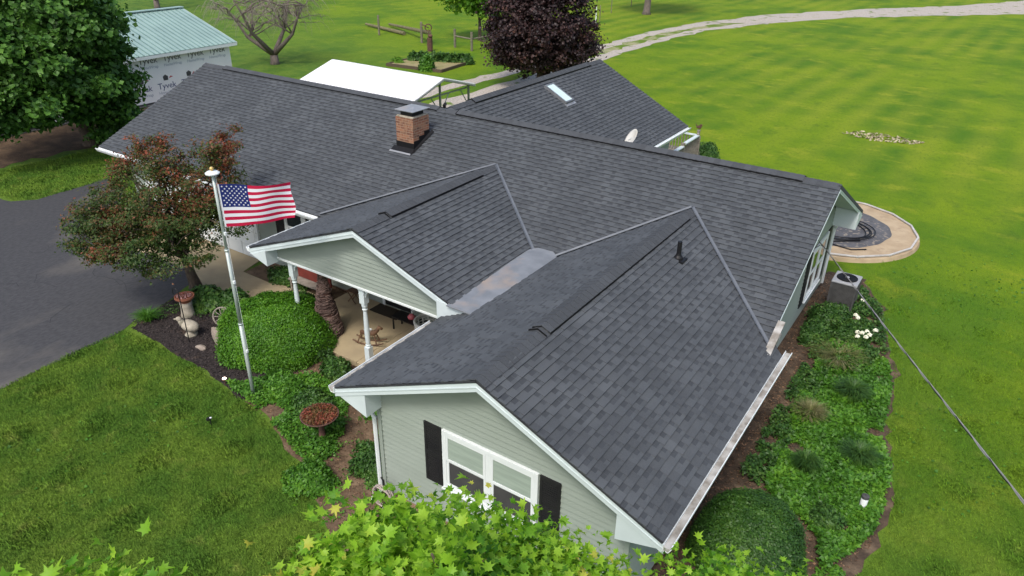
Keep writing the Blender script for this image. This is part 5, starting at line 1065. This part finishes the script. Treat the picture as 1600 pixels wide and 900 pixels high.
# big green maple left
MP = [(-22.9, -2.0, 3.6, 2.8, 3.0, 2.0), (-22.6, .3, 3.4, 1.6, 1.9, 1.6), (-22.6, -1.5, 6.2, 2.4, 2.8, 1.8), (-21.4, -3.8, 2.6, 1.8, 1.9, 1.2), (-22.4, -4.6, 5.0, 2.2, 2.2, 1.6), (-22.8, .7, 5.0, 1.5, 1.6, 1.2), (-22.9, .9, 1.5, .9, 1.0, 1.1), (-21.2, -1.4, 3.0, 1.4, 1.6, .9), (-20.9, -2.8, 4.3, 1.2, 1.3, .8), (-21.5, .3, 2.3, .9, 1.0, .6), (-21.3, -.6, 4.9, 1.2, 1.2, .7), (-21.9, .2, 1.3, 1.1, 1.2, .8), (-22.7, .6, .8, 1.1, 1.1, .8), (-21.8, -1.3, 2.0, 1.0, 1.0, .6)]
tree('maple_tree', 'large dense dark green maple tree in front of the white barn', 'tree', (-22.9, -.4, 0), MP, 70000, .20, M['lf_maple'], M['bark'], tr=.3, clump=.26, trunk_top=(-22.8, -1.2, 5.0), seed=9, nclump=620, shell=.30, spread=.8)
# purple tree
PT = [(-13.6, 21.5, 3.6, 3.3, 3.3, 3.1), (-13.6, 21.5, 6.2, 2.6, 2.6, 2.0), (-14.8, 20.9, 2.6, 2.0, 2.0, 1.5), (-12.2, 21.9, 2.6, 2.0, 1.9, 1.5), (-13.0, 20.0, 3.3, 2.0, 1.6, 1.8)]
PT = [(a+.45, b+.3, c_, d, e, f) for a, b, c_, d, e, f in PT]
tree('purple_tree', 'dense round dark purple leaved tree behind the rear roof', 'tree', (-13.15, 21.8, 0), PT, 60000, .15, M['lf_purple'], M['bark'], tr=.22, clump=.26, trunk_top=(-13.15, 21.8, 3.8), seed=11, nclump=1000, shell=.5)
LT = [(-26.2, 33.0, 4.0, 2.6, 2.4, 1.8), (-27.7, 32.9, 3.2, 1.6, 1.6, 1.0), (-24.8, 33.4, 3.0, 1.5, 1.5, 1.0), (-26, 33, 5.6, 2, 2, 1.4)]
tree('light_green_tree', 'light green young tree partly hidden behind the purple tree', 'tree', (-26.0, 33.2, 0), LT, 9000, .26, M['lf_light'], M['bark'], tr=.14, clump=.33, trunk_top=(-26.0, 33.2, 4.2), seed=12, nclump=260, shell=.4)
# bare weeping trees
def bare(label, base, h, r, seed, n=26, nt=26, tw=1.7, low=.4, greens=0):
    T = thing('bare_tree', label, 'tree', base, 'bare weeping trees in the field'); rr = random.Random(seed); B = Vector(base); tr = MB(base); br = MB(base); tg = MB(base)
    fork = B+Vector((0, 0, h*.12)); tr.tube([B-Vector((0, 0, .1)), B+Vector((0, 0, .2)), fork], [.36, .28, .26], 10)
    mains = []
    for k in range(4):
        a = k*1.571+.4+rr.uniform(-.3, .3); e = B+Vector((math.cos(a)*r*.6, math.sin(a)*r*.6, h*rr.uniform(.62, .9))); mid = fork.lerp(e, .5)+Vector((math.cos(a)*.3, math.sin(a)*.3, -.2))
        pts = [fork, fork.lerp(mid, .6), mid, mid.lerp(e, .5)+Vector((0, 0, .15)), e]; tr.tube(pts, [.17, .14, .10, .07, .04], 8); mains += pts[2:]
    tr.build('trunk', M['barkgrey'], T, smooth=True)
    for k in range(n):
        s = rr.choice(mains); a = rr.uniform(0, 6.28); q = r*rr.uniform(.4, 1); e = B+Vector((math.cos(a)*q, math.sin(a)*q, h*rr.uniform(.5, 1.0)))
        if (e-s).length > r*1.1: e = s.lerp(e, .6)
        pts = limb(br, s, e, .045, .012, sag=.35, seed=seed*50+k, n=5)
        for j in range(nt):
            p = pts[rr.randint(1, 6)]+Vector((rr.gauss(0, .08), rr.gauss(0, .08), 0)); a2 = a+rr.gauss(0, .9); l = tw*rr.uniform(.3, 1); o1 = Vector((math.cos(a2), math.sin(a2), 0))
            tg.tube([p, p+o1*l*.35+Vector((0, 0, .12)), p+o1*l*.6+Vector((0, 0, -.15*l)), p+o1*l*.72+Vector((0, 0, -l*low))], [.010, .008, .006, .005], 3, cap=False)
    br.build('branches', M['barkgrey'], T, smooth=True); tg.build('twigs', M['twig'], T)
    return T
bare('bare weeping tree standing alone in the pasture beyond the main roof', (-31.05, 16.7, 0), 5.0, 4.6, 3, n=46, nt=20)
bare('bare weeping tree at the top edge behind the green barn roof', (-63.0, 28.6, 0), 6.5, 6.5, 4, n=34, nt=16)
T = thing('young_tree', 'straight bare trunk of a tree at the top edge of the far field', 'tree', (-22.2, 56.8, 0)); mb = MB((-22.2, 56.8, 0)); mb.tube([(-22.2, 56.8, -.1), (-22.2, 56.8, .3), (-22.1, 56.8, 2.5), (-22, 56.9, 5)], [.55, .36, .30, .25], 10); mb.build('trunk', M['barkgrey'], T, smooth=True)
p, up, _ = crown_points([(-22, 56.9, 8.2, 4, 4, 3)], 7000, .6, 200); inst('crown', *CLUMP, p, rots(len(p), up, .7), .4*rng.uniform(.6, 1.2, len(p)), M['lf_light'], T, (-22.2, 56.8, 0))

# ================================================================ BARN
BR = thing('barn', 'long barn with pale green metal roof and white printed house wrap wall', 'barn', (-31.6, 0, 0))
bo = (-31.6, 0, 0); BX, RX, BY0, BY1 = -27.2, -31.6, -16.0, 10.9; zE, zR = 2.56, 4.05
mb = MB(bo); mb.box(-36, -27.25, BY0, BY1-.3, -.05, zE-.02); mb.prism([(-36, BY1-.3, zE-.02), (-27.25, BY1-.3, zE-.02), (-31.6, BY1-.3, zR-.1)], (0, -.2, 0)); mb.build('wall', M['wrap'], BR)
def bpt(x, y, h=0): return Vector((x, y, zE+(zR-zE)*(BX+.3-x)/(BX+.3-RX)+h)) if x >= RX else Vector((x, y, zR-(zR-zE)*(RX-x)/4.7+h))
SPL = -.6  # past this split, sheets and ribs are greyed to paint in tree shade
for y0, y1, mm, rib in ((SPL, BY1, 'greenroof', 'greenrib'), (BY0, SPL-.02, 'shaderoof', 'steel')):
    mb = MB(bo)
    for xa, xb in ((BX+.3, RX), (RX, RX-4.7)):
        mb.prism([bpt(xa, y0), bpt(xa, y1), bpt(xb, y1), bpt(xb, y0)], (0, 0, .03))
        y = y0+.1
        while y < y1:
            mb.prism([bpt(xa, y, .031), bpt(xa, y+.05, .031), bpt(xb, y+.05, .031), bpt(xb, y, .031)], (0, 0, .03), 1); y += .30
    mb.build('metal_roof', [M[mm], M[rib]], BR)
mb = MB(bo); mb.box(RX-.2, RX+.2, SPL, BY1+.02, zR+.04, zR+.09); mb.build('ridge_cap', M['greenroof'], BR)
mb = MB(bo); mb.box(BX+.27, BX+.31, BY0, BY1, zE-.16, zE-.01); mb.prism([(BX+.3, BY1, zE-.12), (RX, BY1, zR-.12), (RX, BY1, zR+.02), (BX+.3, BY1, zE+.02)], (0, .03, 0)); mb.build('fascia', M['white'], BR)
mb = MB(bo); mb.box(-27.249, -27.0, BY0, BY1-.5, .0, .05); mb.box(-27.249, -27.22, BY0, BY1-.4, .05, .14); mb.build('base_trim', M['acside'], BR)
# printing on the wrap
def text(body, size, loc, rot, m, parent, name='print', ext=.0015, sx=1):
    cu = bpy.data.curves.new(name, 'FONT'); cu.body = body; cu.size = size; cu.extrude = ext; cu.align_x = 'CENTER'; cu.resolution_u = 3
    o = bpy.data.objects.new(name, cu); COL.objects.link(o); dg = bpy.context.evaluated_depsgraph_get(); me = bpy.data.meshes.new_from_object(o.evaluated_get(dg)); bpy.data.objects.remove(o)
    me.materials.clear(); me.materials.append(m); r = bpy.data.objects.new(name, me); COL.objects.link(r); r.rotation_euler = rot; r.location = loc; r.scale = (sx, 1, 1)
    if parent: r.parent = parent
    return r
rotw = (R(90), 0, R(90))
def wrapmark(y, z, dark):
    L = lambda yy, zz: (-27.246+31.6, yy, zz)
    text('Tyvek', .44, L(y, z), rotw, M['inkb' if dark else 'ink'], BR, 'printed_mark'); text('HomeWrap', .22, L(y, z-.27), rotw, M['inkg'], BR, 'printed_mark')
    mb = MB(bo)
    if not dark: # small house emblem with red flash above
        mb.prism([(-27.249, y-.13, z+.42), (-27.249, y+.13, z+.42), (-27.249, y+.15, z+.62), (-27.249, y, z+.72), (-27.249, y-.15, z+.62)], (.003, 0, 0), 0)
        mb.prism([(-27.249, y+.18, z+.5), (-27.249, y+.45, z+.56), (-27.249, y+.3, z+.62)], (.003, 0, 0), 1); mb.build('printed_emblem', [M['acside'], M['inkr']], BR)
for k in range(8): wrapmark(5.55-5.6+1.4*k, 2.12, True)
for k in range(8): wrapmark(4.95-7.05+1.41*k, .72, False)

# ================================================================ CARPORT, TRACK SIDE, GARDEN
CP = thing('carport', 'open carport with bright white metal roof on thin steel posts', 'carport', (-13.7, 9.1, 0)); co = (-13.7, 9.1, 0)
x0, x1 = -17.3, -10.25
mb = MB(co); rdg = [(x0, 9.15, 2.92), (x1, 9.0, 2.92)]
mb.prism([(x0, 9.15, 2.92), (x1, 9.05, 2.92), (x1, 6.9, 2.28), (x0, 6.9, 2.28)], (0, 0, .03)); mb.prism([(x0, 9.15, 2.92), (x1, 9.05, 2.92), (x1, 11.35, 2.30), (x0, 11.35, 2.30)], (0, 0, .03)); 
for k in range(29):
    x = x0+.1+k*.245; f = (x-x0)/(x1-x0)
    for y, z in ((6.9, 2.28), (11.35, 2.30)): mb.prism([(x, 9.15-.1*f, 2.951), (x+.04, 9.15-.1*f, 2.951), (x+.04, y, z+.031), (x, y, z+.031)], (0, 0, .018))
mb.build('roof_sheets', M['carport'], CP)
mb = MB(co); mb.prism([(x1, 6.9, 2.20), (x1, 9.05, 2.84), (x1, 9.05, 2.91), (x1, 6.9, 2.27)], (.02, 0, 0)); mb.prism([(x1, 9.05, 2.84), (x1, 11.35, 2.22), (x1, 11.35, 2.29), (x1, 9.05, 2.91)], (.02, 0, 0)); mb.box(x0, x1, 11.33, 11.36, 2.20, 2.29); mb.build('trim', M['galv'], CP)
for x in (x1-.25, -13.7, x0+.25):
    for y in (7.1, 9.05, 11.15):
        mb = MB(co); mb.box(x-.04, x+.04, y-.04, y+.04, -.05, 2.25 if y != 9.05 else 2.85); mb.build('post', M['steel'], CP)
for x in (x1-.25, -13.7, x0+.25):
    mb = MB(co); mb.box(x-.03, x+.03, 7.1, 11.15, 2.15, 2.21)
    for y, s in ((7.1, 1), (11.15, -1), (9.05, 1), (9.05, -1)): mb.tube([(x, y+s*.02, 1.35), (x, y+s*.62, 2.15)], .022, 6)
    mb.build('frame', M['steel'], CP)
# raised garden bed
GB = [(-24.7, 20.8), (-24.8, 23.2), (-20.8, 25.1), (-20.4, 21.3), (-22.4, 21.05)]
T = thing('garden_bed', 'raised vegetable bed of bare soil with timber edging beyond the carport', 'garden bed', (-22.6, 22.3, 0)); c = (-22.6, 22.3, 0)
mb = MB(c); mb.prism([(x, y, -.02) for x, y in GB], (0, 0, .14)); mb.build('bed_soil', mat('tan_soil', (.30, .25, .13), (.22, .21, .08), 2.5, .95, .02, 10), T)
for i in range(5):
    a, b = Vector(GB[i]+(0,)), Vector(GB[(i+1) % 5]+(0,)); d = (b-a).normalized(); n_v = Vector((d.y, -d.x, 0)) * .12
    mb = MB(c); mb.prism([a-n_v*.5, b-n_v*.5, b+n_v*.5, a+n_v*.5], (0, 0, .18+.004*i)); mb.build('edging_timber', mat('dark_timber', (.10, .075, .05), None, 5, .9), T)
for i in range(9):
    t = i/8; x = -24.2+t*3.4; y = 23.0+t*1.7+.1*math.sin(i*2); bush('leafy_crop', '%s green crop plant from the left in the back row of the garden bed' % ('first second third fourth fifth sixth seventh eighth ninth'.split()[i]), 'plant', (x, y, 0), (.38, .3, .62-.05*t), 420, .22, M['lf_dk'], group='crop plants in the garden row', seed=60+i, amp=.15, core=True)
bush('garden_shrub', 'bushy green shrub at the near corner of the garden bed', 'shrub', (-21.55, 21.25, 0), (.48, .45, .95), 1500, .16, M['lf_ivy'], seed=80, amp=.12)
bush('garden_shrub', 'small leafy weed at the left corner of the garden bed', 'plant', (-24.6, 21.8, 0), (.4, .35, .4), 260, .16, M['lf_light'], seed=81, amp=.2)
# posts, rails, logs, wire posts
def post(x, y, h, r, label, m='post', cat='fence post', group=None):
    mb = MB((x, y, 0)); mb.tube([(x, y, -.1), (x, y, h)], r, 9); mb.lathe((x, y, h), [(r, .001), (r*.6, .03)], 9)
    o = mb.build('fence_post', M[m]); o.location = (x, y, 0); return tag(o, label, cat, group)
post(-34.0, 30.0, 1.55, .085, 'wooden fence post beside the longer log in the pasture'); post(-28.8, 29.3, 1.55, .10, 'wooden fence post next to the pulley wheel')
for x0_, y0_, x1_, y1_, z, l in ((-38.3, 32.9, -32.3, 31.2, .18, 'long weathered log lying in the pasture left of the pulley'), (-36.6, 34.1, -27.95, 29.3, .55, 'upper rail pole resting against the fence post')):
    mb = MB((x0_, y0_, 0)); mb.tube([(x0_, y0_, .2), ((x0_+x1_)/2, (y0_+y1_)/2, (.2+z*1.8-.16)/2), (x1_, y1_, z*1.8-.16)], [.10, .13, .16], 9); o = mb.build('log', M['log']); o.location = (x0_, y0_, 0); tag(o, l, 'log')
T = thing('pulley_wheel', 'old wheel hanging by a rope above the stump in the pasture', 'wheel', (-27.5, 28.6, 0)); c = (-27.5, 28.6, 0)
mb = MB(c); mb.tube([(-27.5+.2*math.cos(a), 28.6+.15*math.cos(a), 1.35+.25*math.sin(a)) for a in np.linspace(0, 6.283, 17)[:-1]], .04, 6, closed=True); mb.tube([(-28.6, 29.2, 1.4), (-27.5, 28.6, 1.35)], .04, 6); mb.build('rim', M['rust'], T)
mb = MB(c); mb.tube([(-27.35, 28.5, 1.3), (-27.2, 28.0, .1)], .015, 5); mb.build('rope', M['rust'], T)
mb = MB((-25.97, 26.9, 0)); mb.tube([(-25.97, 26.9, -.1), (-25.97, 26.9, .95)], .20, 10); mb.blob((-25.9, 26.9, 1.08), (.16, .14, .14), 4, .2); o = mb.build('carved_stump', M['rust']); o.location = (-25.97, 26.9, 0); tag(o, 'dark upright stump with a knob on top behind the garden crops', 'stump')
T = thing('corner_fence', 'wooden corner fence brace of three posts and two rails near the light tree', 'fence', (-24.0, 29.2, 0)); c = (-24.0, 29.2, 0)
for x, y in ((-25.5, 29.3), (-23.6, 28.9), (-23.4, 31.4)):
    mb = MB(c); mb.tube([(x, y, -.1), (x, y, 1.35)], .095, 9); mb.build('post', M['post'], T)
for a, b in (((-25.5, 29.3, .85), (-23.6, 28.9, .85)), ((-23.6, 28.9, .85), (-23.4, 31.4, .85))):
    mb = MB(c); mb.tube([a, b], .06, 8); mb.build('rail', M['post'], T)
for i, (x, y, h) in enumerate(((-21.4, 44.3, 1.9), (-23.2, 48.5, 1.5), (-25.5, 55.4, 1.7), (-26.3, 61.8, 1.6))):
    post(x, y, h, .045, ('thin white field post nearest the purple tree', 'thin grey field post just behind the white one', 'thin dark wire fence post in the middle of the far row', 'thin dark wire fence post farthest along the row')[i], 'white' if i == 0 else 'post')

# ================================================================ POOL PAD
PC = (6.55, 9.15); 
T = thing('pool_base', 'round sand base of a removed pool with white rim and black liner disc', 'pool base', (PC[0], PC[1], 0)); c = (PC[0], PC[1], 0); RO = 2.82
mb = MB(c); mb.lathe((PC[0], PC[1], 0), [(RO+.05, -.05), (RO, .12), (RO-.05, .13), (.02, .13)], 60); mb.build('sand_ring', M['sand'], T)
mb = MB(c); ph = [1, 2, 3]
pr = []
for k in range(80):
    a = 2*math.pi*k/80; rr_ = 1.95+.03*math.sin(5*a)+.02*math.sin(13*a+1); pr.append((PC[0]+rr_*math.cos(a), PC[1]+rr_*math.sin(a), .134))
mb.poly(pr); mb.build('liner_disc', M['liner'], T)
mb = MB(c); N = 16; P = [(PC[0]+(RO-.06)*math.cos(2*math.pi*(k+.35)/N), PC[1]+(RO-.06)*math.sin(2*math.pi*(k+.35)/N)) for k in range(N)]
for k in range(N):
    a, b = P[k], P[(k+1) % N]; d = Vector((b[0]-a[0], b[1]-a[1], 0)).normalized(); q = Vector((-d.y, d.x, 0))*.03
    mb.prism([Vector((*a, .16))-q, Vector((*b, .16))-q, Vector((*b, .16))+q, Vector((*a, .16))+q], (0, 0, .035))
mb.build('rim_rail', mat('rim_paint', (.55, .53, .50), (.42, .40, .37), 4, .6), T)
mb = MB(c)
for a in P: mb.box(a[0]-.02, a[0]+.02, a[1]-.02, a[1]+.02, .0, .16)
mb.build('rim_uprights', M['galv'], T)
mb = MB((PC[0], PC[1], .14)); rr = random.Random(2)
for k in range(4):
    r1 = .95+.05*k+rr.uniform(-.02, .05); r2 = r1*rr.uniform(.82, .95); cx = PC[0]+.35+rr.uniform(-.12, .12); cy = PC[1]-.25+rr.uniform(-.15, .15); ph = rr.uniform(0, 6)
    mb.tube([(cx+r1*math.cos(a), cy+r2*math.sin(a), .165+.012*k+.01*math.sin(2*a+ph)) for a in np.linspace(0, 6.283, 41)[:-1]], .018, 6, closed=True)
mb.tube([(PC[0]+1.2, PC[1]-1.0, .17), (PC[0]+.2, PC[1]-1.75, .16), (PC[0]+1.1, PC[1]-1.9, .16), (PC[0]+1.5, PC[1]-1.6, .16)], .02, 6)
o = mb.build('black_hose', M['rubber'], None, smooth=True); o.location = (PC[0], PC[1], .14); tag(o, 'coiled black pipe lying on the dark disc of the pool base', 'hose')
